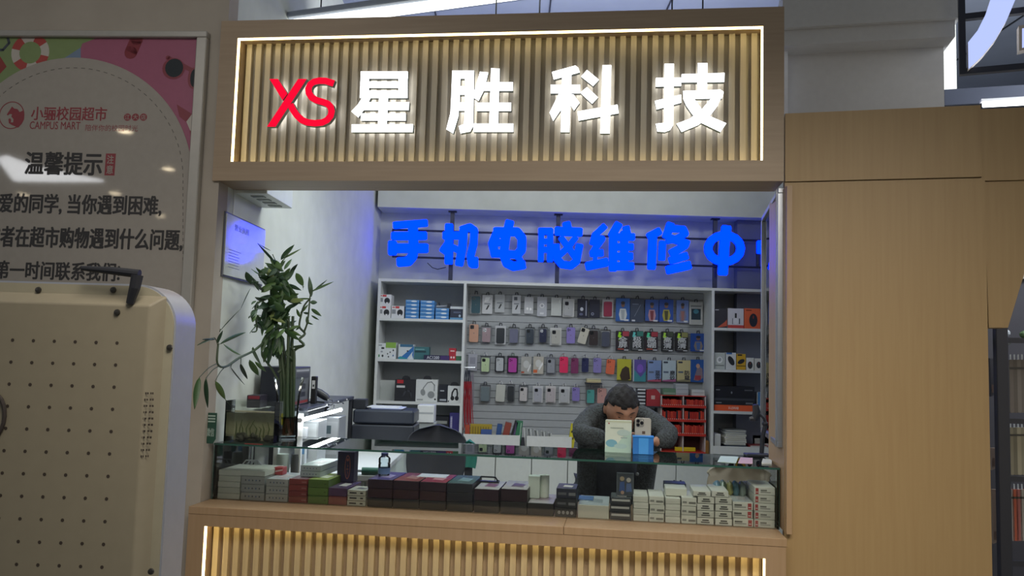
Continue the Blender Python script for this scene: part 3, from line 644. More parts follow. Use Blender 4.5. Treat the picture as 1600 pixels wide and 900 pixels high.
carton('mouse_box', 'yellow carton picturing a black mouse on second right shelf', 'box', fr8, 0, (1151, 1165, 553, 579), .08, '#d2a52d', [('e', .5, .52, .42, .13, '#2b2f35', .5), ('r', 0, .22, 1, .27, '#5b4a1c'), ('r', .1, .88, .6, .97, '#2b2a26')], base=g2)
carton('mouse_box', 'small white carton with black mouse, right of the yellow carton', 'box', fr8, 0, (1166, 1178, 559, 579), .08, '#d8d9d3', ms('#34363b', .5, .4, .32, .3), base=g2)
carton('mouse_box', 'smaller cream carton with black mouse at the end of second right shelf', 'box', fr8, 0, (1179, 1192, 560, 579), .08, '#d6d3cb', ms('#3b3c40', .5, .45, .28, .28), base=g2)
o1 = carton('keyboard_box', 'flat orange keyboard carton at the bottom of the pile, third right shelf', 'box', fr8, 0, (1116, 1177, 633, 644), .17, '#e06036', [('t', .36, .3, .62, .72, '#f0d9cf', 'X-LSWAB')], base=g3)
o2 = carton('keyboard_box', 'flat black keyboard carton between orange carton and upper black one', 'box', fr8, 0, (1116, 1179, 620, 633), .17, '#20232a', [('r', 0, .55, 1, .8, '#3d4148'), ('r', .04, .2, .18, .32, '#80848a'), ('r', .78, .15, .96, .35, '#6d7178')], base=g3 + o1['_h'])
o3 = carton('keyboard_box', 'flat black keyboard carton topmost of the pile, third right shelf', 'box', fr8, 0, (1116, 1179, 604, 619), .17, '#1d1f27', [('r', .04, .6, .14, .7, '#80848a'), ('e', .43, .4, .02, .12, '#80848a'), ('r', .75, .6, .95, .72, '#5d6168')], base=g3 + o1['_h'] + o2['_h'])
carton('adapter_box', 'white and blue upright carton beside the black keyboard cartons', 'box', fr8, 0, (1184, 1194, 613, 645), .08, '#cfd4d6', [('r', 0, .3, .35, 1, '#3a78b0'), ('r', .45, .2, .95, .85, '#24272d')], base=g3)
# papers and tablets on the lowest right shelf
cols = ['#d6cf8e', '#2e3c66', '#3e4754', '#d5d6cf', '#dcdcd4', '#d2d0c4', '#dad8cc', '#cfd0c8', '#a6a9a8', '#8c9093']
zz = g4; H = (fr8.p(1150, 672)[1] - g4) / 10
wd = ['yellow pad at the bottom', 'dark blue pad second from the bottom', 'slate pad third from the bottom', 'white pad fourth from the bottom', 'cream pad fifth from the bottom', 'buff pad sixth from the bottom', 'ivory pad seventh from the bottom', 'pale pad eighth from the bottom', 'grey tablet under the topmost', 'dark grey tablet on top']
for k in range(10):
    j = random.uniform(-.008, .008); ua = fr8.p(1134, 705)[0] + j; ub = fr8.p(1167, 705)[0] + j; w = ub - ua
    m = MB().cbox(-w / 2, w / 2, 0, .22, 0, H - .001, M(cols[k], .5), .002); m.rect(-w / 2 + .01, w / 2 - .01, H * .25, H * .7, -.0008, M('#b9b9b0' if k > 2 else cols[k], .5))
    tag(m.build('writing_pad', loc=((ua + ub) / 2, SY + .04, g4 + k * H)), wd[k] + ' of the pile on lowest right shelf', 'pad', 'pile of pads and tablets')
carton('file_box', 'white upright file box left of the pile of pads', 'box', fr8, 0, (1116, 1126, 678, 709), .2, '#d3d5d3', [('r', .1, .1, .9, .9, '#cccfcc')], base=g4)
carton('receipt_box', 'low red and white carton right of the pile of pads', 'box', fr8, 0, (1171, 1200, 696, 709), .16, '#8e3538', [('r', .05, .5, .95, .95, '#c9c6c2')], base=g4)
carton('receipt_box', 'white round-edged carton standing on lowest right shelf behind red one', 'box', BK(SY + .2), 0, (1176, 1190, 680, 706), .08, '#c4c6c2', [('r', .2, .2, .8, .8, '#b8bab5')], base=g4)
carton('flat_folder', 'red folder leaning at the right end of lowest right shelf', 'folder', BK(SY + .2), 0, (1190, 1216, 682, 706), .02, '#b02e38', [('r', .1, .1, .9, .5, '#d8c9c8')], base=g4)

# ---------------------------------------------------------------- hanging packs
def rrect(x0, x1_, z0, z1_, r, n=4): return rr(x0, x1_, z0, z1_, r, n)
HY = SW - .035
fh = BK(HY)
hooks = []
clearp = GLASS('clear_blister', (0.93, 0.94, 0.95), .9, .12)
def hang(x0, x1_, y0, y1, pkg, case, lab, cam='dark', tab='#2a2d33', name='phone_case_pack', kind='phone case', extra=(), tilt=0.0, group='phone case packs on the slatted wall'):
    ua, z0 = fh.p(x0, y1); ub, _ = fh.p(x1_, y1); z1_ = fh.p((x0 + x1_) / 2, y0)[1]
    w = ub - ua; H = z1_ - z0; cx = (ua + ub) / 2
    t_ = thing(name, lab, kind, (cx, HY, z0), 0, group); t_.rotation_euler = (0, tilt, 0)
    d = .018
    m = MB()
    if pkg == 'clear':
        m.prism(rrect(-w / 2, w / 2, 0, H, .006), .0, d, clearp); m.prism(rrect(-w / 2, w / 2, 0, H, .006), d, d + .001, M('#b9bcc2', .4))
    elif pkg: 
        m.prism(rrect(-w / 2, w / 2, 0, H, .005), .004, d, M(pkg, .35))
    else: m.prism(rrect(-w * .48, w * .48, 0.004, H, .01), .008, .012, clearp)
    draw(m, extra, -w / 2, w / 2, 0, H, .0035)
    m.build('package', t_)
    # hanging tab with hole
    th = .028; m = MB(); m.stroke([(-.012, H - .002), (-.009, H + th * .75), (.009, H + th * .75), (.012, H - .002)], .0065, .009, .0115, M(tab, .5), nd=8)
    m.build('hang_tab', t_)
    if case:
        a = .8 if pkg else .94; cw, ch_ = w * a * .94, H * (.82 if pkg else .95); zc = H * .06 if pkg else .004
        cm = M(case, .3); m = MB(); m.prism(rrect(-cw / 2, cw / 2, zc, zc + ch_, cw * .16), -.008, .004, cm)
        if cam:
            cc = M({'dark': '#22252b', 'same': case, 'pale': '#d5d8dc'}[cam], .25); s_ = cw * .42; x_, z_ = -cw * .42, zc + ch_ * .95
            m.prism(rrect(x_, x_ + s_, z_ - s_, z_, s_ * .25), -.0095, -.0078, cc)
            for (q_, r_) in ((.28, .72), (.28, .28), (.72, .5)): m.disc(x_ + s_ * q_, z_ - s_ * (1 - r_), s_ * .15, s_ * .15, -.0098, M('#0d0f13', .15), 10)
            m.disc(0, zc + ch_ * .5, cw * .05, ch_ * .035, -.0083, M('#6a6d72' if case != '#6a6d72' else '#aaa', .3), 10)
        m.build('phone_case', t_)
    hooks.append(((x0 + x1_) / 2, y0))
    return t_
def R_(c, *a): return a
row = 'top row of the slatted wall'
chg = [('p', [(.35, .22), (.5, .22), (.72, .45), (.58, .48)], '#2a2d33'), ('r', .2, .5, .8, .56, '#7b8088')]
hang(734, 752, 459, 491, 'clear', '#1f4d5c', 'dark teal phone case in a clear pack, first pack in the top row', 'same')
hang(753, 769, 461, 490, '#c9cbcf', None, 'white shiny cable pack with black plug, beside the dark teal case', extra=chg + [('p', [(.2, .62), (.6, .68), (.8, .9), (.3, .88)], '#eef0f2')], kind='cable pack', name='cable_pack')
hang(773, 788, 460, 488, '#b4b8bc', None, 'grey cable pack with a slim black plug, third in the top row', extra=chg, kind='cable pack', name='cable_pack')
hang(800, 813, 461, 490, '#c0c3c9', None, 'pale cable pack with printed dots over the plug, fourth in top row', extra=chg + [('r', .2, .72, .6, .9, '#565b66')], kind='cable pack', name='cable_pack')
hang(819, 833, 464, 490, '#c5c7cc', None, 'pale pack with two bright earbuds, fifth in the top row', extra=[('e', .35, .3, .12, .08, '#f2f2f4'), ('e', .7, .28, .12, .08, '#f2f2f4')], kind='earbud pack', name='earbud_pack')
hang(839, 854, 464, 494, '#babdc6', None, 'silvery blister pack with a coiled cord, sixth in the top row', extra=[('e', .5, .55, .25, .12, '#e4e5ea'), ('e', .5, .55, .14, .07, '#a9acb6'), ('r', .3, .1, .7, .2, '#d8dae0')], kind='cord pack', name='cord_pack')
hang(861, 877, 465, 493, '#c5c9c8', None, 'plain pale grey rounded pack, seventh in the top row', extra=[('r', .75, .7, .85, .9, '#e4e6e4')], kind='case pack')
hang(879, 897, 467, 495, '#c9cacb', '#aeb0b4', 'pale phone case in a white window pack, eighth in the top row')
blkx = [('e', .4, .45, .15, .1, '#c3c8d6'), ('r', .75, .1, .85, .9, '#8e93a8'), ('e', .35, .18, .18, .07, '#5e6380')]
hang(902, 919, 467, 496, '#23273a', None, 'black pack with silver glints, left of the plain black pack', extra=blkx, kind='case pack')
hang(921, 937, 468, 496, '#23283c', None, 'plain black pack with one pale ring, left of the crimson case', extra=[('e', .3, .2, .14, .08, '#9097b0'), ('e', .3, .2, .08, .045, '#23283c')], kind='case pack')
hang(941, 958, 468, 496, '#b9bbc1', '#8e2f4c', 'crimson phone case in a white window pack in the top row', None)
def person_art(c1, c2, bg2): return [('p', [(.3, .55), (.7, .55), (.8, .3), (.68, .0), (.35, .0), (.22, .3)], c1), ('e', .5, .72, .13, .11, '#7c5c50'), ('e', .5, .8, .15, .07, '#2b2a35'), ('p', [(.36, .5), (.64, .5), (.6, .1), (.42, .1)], c2), ('r', 0, .0, 1, .05, bg2), ('r', .6, .03, .92, .1, '#cfd3dc')]
def film(x0, x1_, y0, y1, h, ex, lab, tilt=0.0): return hang(x0, x1_, y0, y1, h, None, lab, extra=ex, name='screen_film_pack', kind='screen film pack', group='screen film packs on the slatted wall', tilt=tilt)
film(962, 984, 466, 502, '#2e62ae', person_art('#c9cfd2', '#9fa8b0', '#23539a'), 'blue film pack showing a figure in a white coat in the top row')
film(985, 1006, 467, 503, '#39465e', [('s', [(.3, .25), (.75, .75)], '#8e99ad', .003), ('r', .12, .75, .6, .79, '#76829a'), ('r', .1, .03, .35, .1, '#cfd3dc')], 'slate grey film pack with one slanting line in the top row')
film(1008, 1029, 468, 503, '#3559a5', person_art('#b98c98', '#7b3442', '#2a2438'), 'blue film pack showing a rose and maroon figure in the top row')
film(1030, 1052, 468, 503, '#254fa8', person_art('#b0a94a', '#4c4c2f', '#1f459a'), 'deep blue film pack showing a yellow-green figure in the top row')
film(1057, 1076, 469, 504, '#6880bd', person_art('#7d7a94', '#9c6c6c', '#8a93b8'), 'light blue film pack showing a grey-clad figure in the top row')
film(1077, 1098, 472, 507, '#c2c4c4', [('r', .15, .22, .85, .7, '#2e4353'), ('e', .5, .58, .2, .1, '#4f90a6'), ('r', .1, .8, .9, .84, '#6f7578')], 'white film pack with dark screen picture, last in the top row')
# second row
hang(732, 748, 506, 535, None, '#c99a82', 'peach phone case, first in the second row')
hang(751, 768, 509, 536, 'clear', '#a08a90', 'dusty rose shiny phone case in clear pack, second row', 'pale')
hang(773, 790, 509, 538, '#c4c6ca', '#262c33', 'black swirl phone case in a white pack, second row', None, extra=())
hang(794, 811, 511, 537, 'clear', '#6b6d85', 'grey-violet phone case with tiny white logo tile, second row', None, tab='#1e2027')
hang(820, 835, 511, 538, 'clear', '#39424e', 'dark marbled phone case in clear pack, second row', 'dark')
hang(841, 855, 511, 536, 'clear', '#2a2f4a', 'navy phone case with camera rings in clear pack, second row', 'pale')
hang(859, 877, 512, 539, '#c5c6c6', '#b4b3ac', 'beige phone case in a white window pack, second row')
hang(884, 899, 511, 537, None, '#8d80c2', 'lilac phone case beside the tilted panda-like case, second row', 'same')
o = hang(900, 915, 511, 537, None, '#c4c1b4', 'tilted cream phone case with black camera and brown patch, second row', 'dark', tilt=.28)
hang(918, 936, 513, 541, 'clear', '#3a3336', 'dark phone case with a colourful print, second row', 'dark')
hang(938, 954, 515, 543, 'clear', '#4a5062', 'slate phone case in clear pack, last case in the second row', None)
two = [('#26212c', '#a63a4a', '#9be01f', '全屏'), ('#232b31', '#2f7a70', '#5fc7c4', '极限'), ('#251f29', '#a03342', '#4fd6a0', '高硼'), ('#23262b', '#3f4a3a', '#a6d84a', '高清'), ('#232227', '#8a8a55', '#b9e63a', '高清')]
xs2 = [(962, 983, 517, 548), (985, 1005, 517, 548), (1007, 1028, 518, 548), (1033, 1052, 518, 549), (1055, 1075, 519, 549)]
wds = ['lime lightning bolt and maroon corner', 'pale teal lightning bolt', 'mint lightning bolt and red corner', 'yellow-green bolt, left of its near twin', 'bright yellow bolt and orange foot line']
for (bg, c2, c3, tx), (x0, x1_, y0, y1), wd_ in zip(two, xs2, wds):
    film(x0, x1_, y0, y1, bg, [('r', .5, .74, .98, .98, c2), ('p', [(.22, .95), (.4, .92), (.34, .78), (.46, .76), (.2, .5), (.26, .68), (.14, .7)], c3), ('t', .2, .44, .85, .72, '#b9bcc0', tx[0], .04), ('t', .2, .16, .85, .43, '#b9bcc0', tx[1], .04), ('r', .15, .07, .6, .11, '#c8553f' if c2.startswith('#a') else '#7c8084'), ('r', .62, .02, .95, .08, '#b9bcc0')], 'black film pack with ' + wd_ + ' in the second row')
film(1079, 1103, 521, 549, '#274f9e', person_art('#8a7f7a', '#4d6fae', '#1f4390'), 'blue film pack showing a brown-clad figure, last in second row')
# third row
hang(731, 745, 553, 579, '#a7a9b4', None, 'silver grey pouch pack, first in the third row', extra=[('r', .2, .4, .8, .8, '#8d8f9c')], kind='case pack', tab='#c9cacb')
hang(750, 766, 556, 582, 'clear', '#b9cda2', 'pale green phone case with black ring in third row', 'dark', tab='#c9cacb')
hang(773, 788, 556, 581, '#262931', '#b5b9bd', 'pale grey phone case in a black pack, third row', 'same')
hang(792, 809, 556, 583, '#26202e', '#b0459e', 'magenta phone case in a black pack, third row', 'same', tab='#5d7a66')
hang(814, 830, 557, 584, '#a8a7a3', None, 'crinkled clear pouch with small orange corner, third row', extra=[('e', .5, .55, .3, .22, '#c3c4c3'), ('r', .02, .04, .3, .14, '#a8482f'), ('p', [(.6, .2), (.9, .6), (.95, .5), (.7, .1)], '#dedfdf')], kind='case pack')
hang(833, 849, 557, 584, '#b7b2a8', None, 'crinkled clear pouch with large orange corner, third row', extra=[('e', .5, .6, .3, .22, '#cdcdca'), ('r', .02, .06, .4, .24, '#d0693f'), ('p', [(.5, .3), (.9, .7), (.95, .55), (.6, .2)], '#e4e4e4')], kind='case pack')
hang(853, 868, 558, 584, '#6d7079', '#93969e', 'silvery phone case with an amber glint, third row', 'dark')
hang(873, 888, 557, 583, None, '#e03362', 'hot pink phone case, third row', 'same', tab='#c9cacb')
hang(891, 904, 559, 584, None, '#7b3560', 'plum phone case between hot pink and navy cases', 'same', tab='#8d8f94')
hang(908, 920, 559, 582, None, '#262c55', 'navy phone case in third row, beside the plum one', 'same', tab='#c9cacb')
hang(926, 940, 559, 583, None, '#857cb8', 'lavender phone case in third row, left of the orange one', 'same', tab='#c9cacb')
hang(945, 960, 561, 585, None, '#d66a4c', 'orange phone case, last case in the third row', 'same', tab='#c9cacb', tilt=.08)
film(964, 986, 561, 595, '#b5b238', [('p', [(.2, .25), (.35, .55), (.6, .68), (.85, .6), (.95, .1), (.6, .0), (.3, .04)], '#3a2c22'), ('r', .0, .0, 1, .05, '#3a3a20')], 'yellow film pack with a dark brown shape in the third row')
film(989, 1009, 562, 596, '#5a4f9a', [('p', [(0, .6), (.6, .2), (1, .5), (1, 0), (0, 0)], '#3c8a96'), ('e', .55, .6, .25, .2, '#7d5ac0'), ('r', 0, 0, .08, 1, '#b9bcc8')], 'violet and teal swirled film pack in the third row')
third = [('#7f97c4', '#b0556e', '蓝光', 'pale blue film pack with rose foot in the third row'), ('#b3c3cc', '#a05a86', '磨砂', 'whitish film pack with an arc, between pale blue and cream packs'), ('#c2b78a', '#8a8468', '防窥', 'cream film pack with dark lettering in the third row')]
for (bg, c2, tx, lb), (x0, x1_) in zip(third, [(1012, 1033), (1035, 1056), (1058, 1079)]):
    film(x0, x1_, 563, 596, bg, [('p', [(0, 0), (1, 0), (1, .14), (0, .06)], c2), ('t', .56, .3, .92, .52, '#2a2e3a', tx[0], .03), ('t', .56, .08, .92, .29, '#2a2e3a', tx[1], .03), ('r', .08, .86, .4, .94, '#3a4150'), ('r', .08, .4, .45, .48, '#5d6a80')], lb)
film(1079, 1102, 562, 597, '#2c5aa4', [('p', [(.2, .1), (.5, .75), (.8, .6), (.85, .2), (.5, .05)], '#8b7a86'), ('e', .5, .72, .13, .1, '#c9a08a'), ('r', .3, .1, .7, .3, '#a8444e')], 'blue film pack crowded with coloured shapes, last in third row')
# fourth row
hang(749, 766, 601, 628, 'clear', '#6d7a80', 'grey clear-backed phone case with dark tab, first in fourth row', None)
hang(773, 789, 600, 628, None, '#bdbfb8', 'pale grey phone case with raised lettering, fourth row', None, tab='#c9cacb', tilt=.04)
hang(791, 804, 600, 628, 'clear', '#33373c', 'black and white phone case with a ring, fourth row', None, extra=[('e', .5, .5, .3, .16, '#d6d8d8'), ('e', .5, .5, .2, .1, '#30343a')], tab='#c9cacb')
hang(810, 825, 602, 628, 'clear', '#c2bdbd', 'white phone case with a red band below, fourth row', 'dark', tab='#c9cacb')
hang(832, 848, 603, 629, '#c6c7c9', '#a9aab4', 'grey phone case in the first of three white window packs, fourth row', 'dark', tab='#c9cacb')
hang(852, 868, 603, 629, '#c6c3c3', '#b5adb0', 'pinkish phone case in the middle of three white window packs, fourth row', 'dark', tab='#c9cacb')
hang(873, 890, 604, 630, '#c4c6c8', '#b2b4b8', 'silver phone case in the last of three white window packs, fourth row', 'dark', tab='#c9cacb')
hang(893, 906, 605, 627, None, '#8478b8', 'violet phone case, right of the white window packs in fourth row', 'same', tab='#c9cacb')
hang(915, 930, 606, 631, 'clear', '#4f9a96', 'turquoise phone case beside the person, fourth row', 'same', tab='#c9cacb')
hang(932, 948, 606, 631, None, '#bd918c', 'dusty pink phone case partly behind the person, fourth row', 'same', tab='#c9cacb')
# hooks: chrome prongs of the slatted panel
panel = [o for o in su.children if o.name.startswith('slatted_panel')][0]
chrome = M('#c9ccd2', .2, .9)
for (x_, y_) in hooks:
    hx, hz = fh.p(x_, y_ - 3)
    MB().tube([(hx, SW, hz + .006), (hx, HY - .02, hz + .004), (hx, HY - .032, hz + .012)], .003, chrome, 6).build('hook', panel, loc=(0, 0, 0))
# little stack of yellow cards on a hook ledge
xa, za = BK(SW - .1).p(915, 600); xb = BK(SW - .1).p(941, 600)[0]
lt = thing('card_ledge', 'small dark ledge with a few yellow cards above the turquoise case', 'ledge', ((xa + xb) / 2, SW - .05, za))
MB().cbox(-(xb - xa) / 2, (xb - xa) / 2, -.05, .05, 0, .012, dark, .002).build('ledge', lt)
for k, cc in enumerate(['#c4b48c', '#d4cb9a', '#bdb8a0']):
    MB().cbox(-(xb - xa) / 2 + .01, (xb - xa) / 2 - .01, -.045, .04, .013 + k * .012, .023 + k * .012, M(cc, .6), .001).build('card_pack', lt)

# red and dark cords hanging at left of the middle bay
def cordset(n, x0, x1_, y0, y1, h, lab, v):
    f = BK(SY + v); 
    for k in range(n):
        xx = x0 + (x1_ - x0) * (k + .5) / n; a = f.p(xx, y0); b = f.p(xx + random.uniform(-1.5, 1.5), y1 - random.uniform(0, 8)); hw = .010
        pts = [(a[0], 0, a[1] - b[1]), (a[0] - hw, .004, (a[1] - b[1]) * .6), (b[0] - hw, 0, .03), (b[0], -.003, 0), (b[0] + hw, 0, .03), (a[0] + hw, .006, (a[1] - b[1]) * .6), (a[0] + .001, .002, a[1] - b[1])]
        o = MB().tube(pts, .0035, M(h, .5), 6).build('neck_cord', loc=(0, SY + v + .012 * (k % 3), b[1]))
        tag(o, lab, 'cord', 'cords hanging left of the cases')
cordset(6, 724, 737, 596, 673, '#a32a35', 'red looped neck cord hanging at the left edge of the middle bay', .10)
cordset(4, 724, 735, 578, 625, '#2b3242', 'dark looped neck cord hanging above the red cords', .15)
cordset(3, 733, 740, 582, 640, '#8a8590', 'grey looped neck cord hanging right of the dark cords', .19)
hx, hz = BK(SY + .1).p(731, 576)
tag(MB().tube([(hx - .06, SY + .30, hz + .01), (hx - .06, SY + .09, hz + .01), (hx + .06, SY + .09, hz + .01), (hx + .06, SY + .30, hz + .01)], .004, chrome, 6).build('cord_rail'), 'thin chrome rail the neck cords hang from', 'rail')

# things standing in the trays
ft = BK(SY + .02); bz = zMid + .006
def stand(name, lab, cat, x0, x1_, y0, h, dep=.05, lean=0.0, prints=(), v=.02):
    f = BK(SY + v); ua, ub = f.p(x0, 690)[0], f.p(x1_, 690)[0]; z1_ = f.p((x0 + x1_) / 2, y0)[1]; w = ub - ua; H = z1_ - bz
    m = MB().cbox(-w / 2, w / 2, 0, dep, 0, H, M(h, .5), .002); draw(m, prints, -w / 2, w / 2, 0, H)
    o = m.build(name, loc=((ua + ub) / 2, SY + v, bz)); o.rotation_euler = (0, lean, 0); return tag(o, lab, cat)
stand('cord_card', 'orange-red card pack standing in the tray under the red cords', 'card pack', 726, 733, 664, '#a8472f')
stand('tool_box', 'long yellow patterned box lying in the shelf tray', 'box', 734, 768, 663, '#a9932f', .05, 0, [('r', .1 + .12 * i, .3, .15 + .12 * i, .9, '#82702a') for i in range(7)], .06)
stand('small_case', 'low blue case in front of the yellow box', 'case', 751, 768, 671, '#3a5590', .03, 0, (), .0)
stand('folder', 'blue folder in the shelf tray, left of the rust one', 'folder', 772, 780, 663, '#2c4f86', .1, .12)
stand('folder', 'rust-red folder leaning in the shelf tray', 'folder', 781, 791, 660, '#8a3f34', .1, .2)
stand('folder', 'black slim folder behind the rust-red one', 'folder', 793, 796, 656, '#23252c', .1, .25)
stand('folder', 'white-edged dark folder next to the green book', 'folder', 797, 800, 658, '#54486a', .1, .22)
stand('book', 'green book standing at the right end of shelf tray', 'book', 803, 813, 658, '#2f7352', .1, .08, [('r', .7, .05, .8, .95, '#b9c7bd')])
m = MB(); xa = ft.p(819, 690)[0]
for k in range(18):
    xx = ft.p(819 + k * 2.6, 690)[0]; zt_ = ft.p(819 + k * 2.6, 668 + k * .55)[1] - bz
    o = MB().prism(rrect(-.006, .006, 0, zt_, .002, 2), 0, .1, M('#c3c6c5' if k % 2 else '#9ca1a2', .3)).build('disc_sleeve', loc=(xx, SY + .02, bz)); o.rotation_euler = (0, -.12 + .02 * (k % 4), 0)
    tag(o, 'thin white disc sleeve leaning among the others in the right tray', 'disc sleeve', 'disc sleeves in the tray')
stand('toy_tin', 'yellow spotted tin standing at right end of the tray', 'tin', 887, 896, 662, '#c9bf2a', .04, .12, [('e', .3, .7, .12, .05, '#3a3820'), ('e', .65, .45, .12, .05, '#3a3820'), ('e', .35, .25, .12, .05, '#3a3820'), ('e', .7, .82, .1, .04, '#3a3820')])

# ---------------------------------------------------------------- red rack of film cards, front of the middle bay
RY = SY + .02; fr_ = BK(RY)
xa, zt_ = fr_.p(1033, 617); xb = fr_.p(1103, 617)[0]; zb_ = fr_.p(1068, 682)[1]; zbb = 0.0
rk = thing('film_card_rack', 'red and white tiered rack packed with red cards, right of the person', 'rack', ((xa + xb) / 2, RY, zMid)); w = (xb - xa) / 2; dz_ = dict(loc=(0, 0, -zMid))
redm = M('#b83228', .4)
m = MB(); zlv = [fr_.p(1068, y)[1] for y in (637, 659, 681)]
m.box(-w, w, .17, .178, zMid + .001, zt_, M('#4d2026', .5)); m.box(-w, w, 0, .17, zt_ - .006, zt_, M('#c5423a', .4))
m.build('back_panel', rk, **dz_)
for x_ in (-w, -.004, w - .008): MB().box(x_, x_ + .008, -.002, .17, zMid + .001, zt_ - .006, M('#c2b6b4', .4)).build('upright', rk, **dz_)
cellh = []
for k, zf in enumerate(zlv):
    m = MB(); m.box(-w, w, -.012, .17, zf, zf + .006, redm); m.box(-w, w, -.016, -.01, zf, zf + .022, redm)
    for i in range(22): m.ell((-w + (i + .5) * w / 11, -.017, zf + .022), (.004, .003, .004), M('#d9b0a8', .3), 6, 4)
    m.build('tier', rk, **dz_)
zbot = zMid + .022; MB().box(-w, w, -.012, .17, zMid + .002, zbot, redm).build('tier', rk, **dz_)
tops = [zt_ - .006] + [z for z in zlv[:-1]]
names = ['top', 'middle', 'bottom']
for k, zf in enumerate(zlv):
    hgt = tops[k] - zf - .03
    for side in (0, 1):
        xs_ = -w + .012 + side * w; n = 11; pw = (w - .024) / n
        for i in range(n):
            dk = (k == 1 and i in (2, 8)) or (k == 0 and side == 1 and i == 0)
            h = '#2c2a33' if dk else random.choice(['#c23a2c', '#b02f28', '#cc4633', '#a82a26'])
            hh = hgt * random.uniform(.86, 1); x_ = xs_ + i * pw
            o = MB().cbox(0, pw * .86, 0, .12, 0, hh, M(h, .4), .0008).build('film_card', loc=((xa + xb) / 2 + x_, RY + .004, zf + .0062))
            if dk: tag(o, 'dark card among the red ones in the %s tier of the rack, %s half' % (names[k], ['left', 'right'][side]), 'card', 'film cards in the rack')
            else: tag(o, 'thin red film card in the %s tier of the rack, %s half' % (names[k], ['left', 'right'][side]), 'card', '%s tier cards, %s half' % (names[k], ['left', 'right'][side]))
def onrack(name, lab, x0, x1_, y0, y1, h, prints=(), v=.02, base=None):
    return carton(name, lab, 'box', BK(RY + v), 0, (x0, x1_, y0, y1), .12, h, prints, base=zt_ if base is None else base)
onrack('green_card_box', 'low green carton on top of the red rack, at left', 1036, 1056, 607, 617, '#5f8068', [('r', .05, .1, .95, .4, '#83988a')])
onrack('card_stack_box', 'grey-white carton standing tallest on top of the red rack', 1056, 1075, 600, 618, '#a9adb2', [('r', .05, .1, .95, .16, '#8b8f95'), ('r', .05, .5, .95, .55, '#8b8f95'), ('r', .05, .8, .95, .84, '#8b8f95')])
onrack('card_stack_box', 'low white carton at right end on top of the red rack', 1081, 1101, 609, 618, '#c2c4c2', [('r', .05, .45, .95, .55, '#9b9e9c')])
# striped boxes and a red tool bag left of the rack
fl = BK(RY + .02); 
q0 = fl.p(1003, 627)
m = thing('wall_shelf_bracket', 'small dark bracket shelf between the person and the red rack', 'bracket', (fl.p(1014, 634)[0], SY + .16, fl.p(1014, 634)[1] - .012))
MB().box(-.11, .11, -.16, .13, 0, .01, dark).build('board', m); MB().box(-.10, -.09, .02, .13, -.06, 0, dark).build('bracket_arm', m); MB().box(.09, .10, .02, .13, -.06, 0, dark).build('bracket_arm', m)
zz = fl.p(1014, 634)[1] - .002; H = (fl.p(1003, 607)[1] - zz) / 5
for k in range(5):
    ua, ub = fl.p(996, 620)[0] + .002 * (k % 2), fl.p(1009, 620)[0]; w_ = ub - ua
    mm = MB().cbox(-w_ / 2, w_ / 2, 0, .1, 0, H - .002, M('#2e3138', .4), .001); mm.rect(-w_ / 2 + .002, w_ / 2 - .002, H * .45, H * .9, -.0007, M('#c9ccd0', .4))
    tag(mm.build('lens_box', loc=((ua + ub) / 2, RY + .03, zz + k * H)), 'black and white striped box, %s in the stack left of the red bag' % level(k, 5), 'box', 'striped boxes')
ua, zb_ = fl.p(1010, 634); ub, zt2 = fl.p(1032, 608)
m = MB().prism([(0, 0), (ub - ua, 0), (ub - ua, (zt2 - zb_) * .75), ((ub - ua) * .72, zt2 - zb_), ((ub - ua) * .1, (zt2 - zb_) * .95), (0, (zt2 - zb_) * .8)], 0, .09, M('#9c2a33', .6))
m.rect((ub - ua) * .35, (ub - ua) * .62, (zt2 - zb_) * .4, (zt2 - zb_) * .62, -.001, M('#c2a09c', .5)); 
tag(m.build('red_pouch', loc=(ua, RY + .03, zz)), 'dark red pouch with a pale square badge, left of the red rack', 'pouch')
# below the rack: dark bins, yellow roll, brown bottle
xa2, zq = BK(SY + .02).p(1055, 706); xb2 = BK(SY + .02).p(1087, 706)[0]; zq2 = BK(SY + .02).p(1070, 701)[1]
tag(MB().cbox(xa2, xb2, 0, .03, 0, zq2 - zq + .004, M('#d1b41f', .4), .003).build('yellow_ruler_box', loc=(0, SY + .022, zbot + .001)), 'narrow yellow box lying at the foot of the red rack', 'box')
xb_, zb3 = BK(SY - .05).p(1108, 706); zt3 = BK(SY - .05).p(1108, 682)[1]; Hb = zt3 - zMid
bt = thing('glue_bottle', 'amber liquid bottle with black nozzle beside the red rack', 'bottle', (xb_, SY + .03, zMid))
MB().lathe([(.0001, 0), (.018, 0), (.019, .01), (.019, Hb * .68), (.008, Hb * .76), (.0001, Hb * .76)], M('#8a6230', .2), n=16).build('bottle_body', bt, smooth=True)
MB().lathe([(.009, Hb * .76), (.009, Hb * .85), (.003, Hb * 1.0), (.0001, Hb * 1.0)], black, n=12, closed=True).build('nozzle', bt)
# film packs lying in front of the rack, seen through the glass top
for k, (x0, x1_, y0, h, tx, lb) in enumerate([(1056, 1078, 709, '#b5ad86', '防窥', 'cream film pack standing in front of the cupboards, below the red rack'), (1081, 1106, 709, '#55617e', None, 'slate blue film pack standing below the red rack')]):
    pass

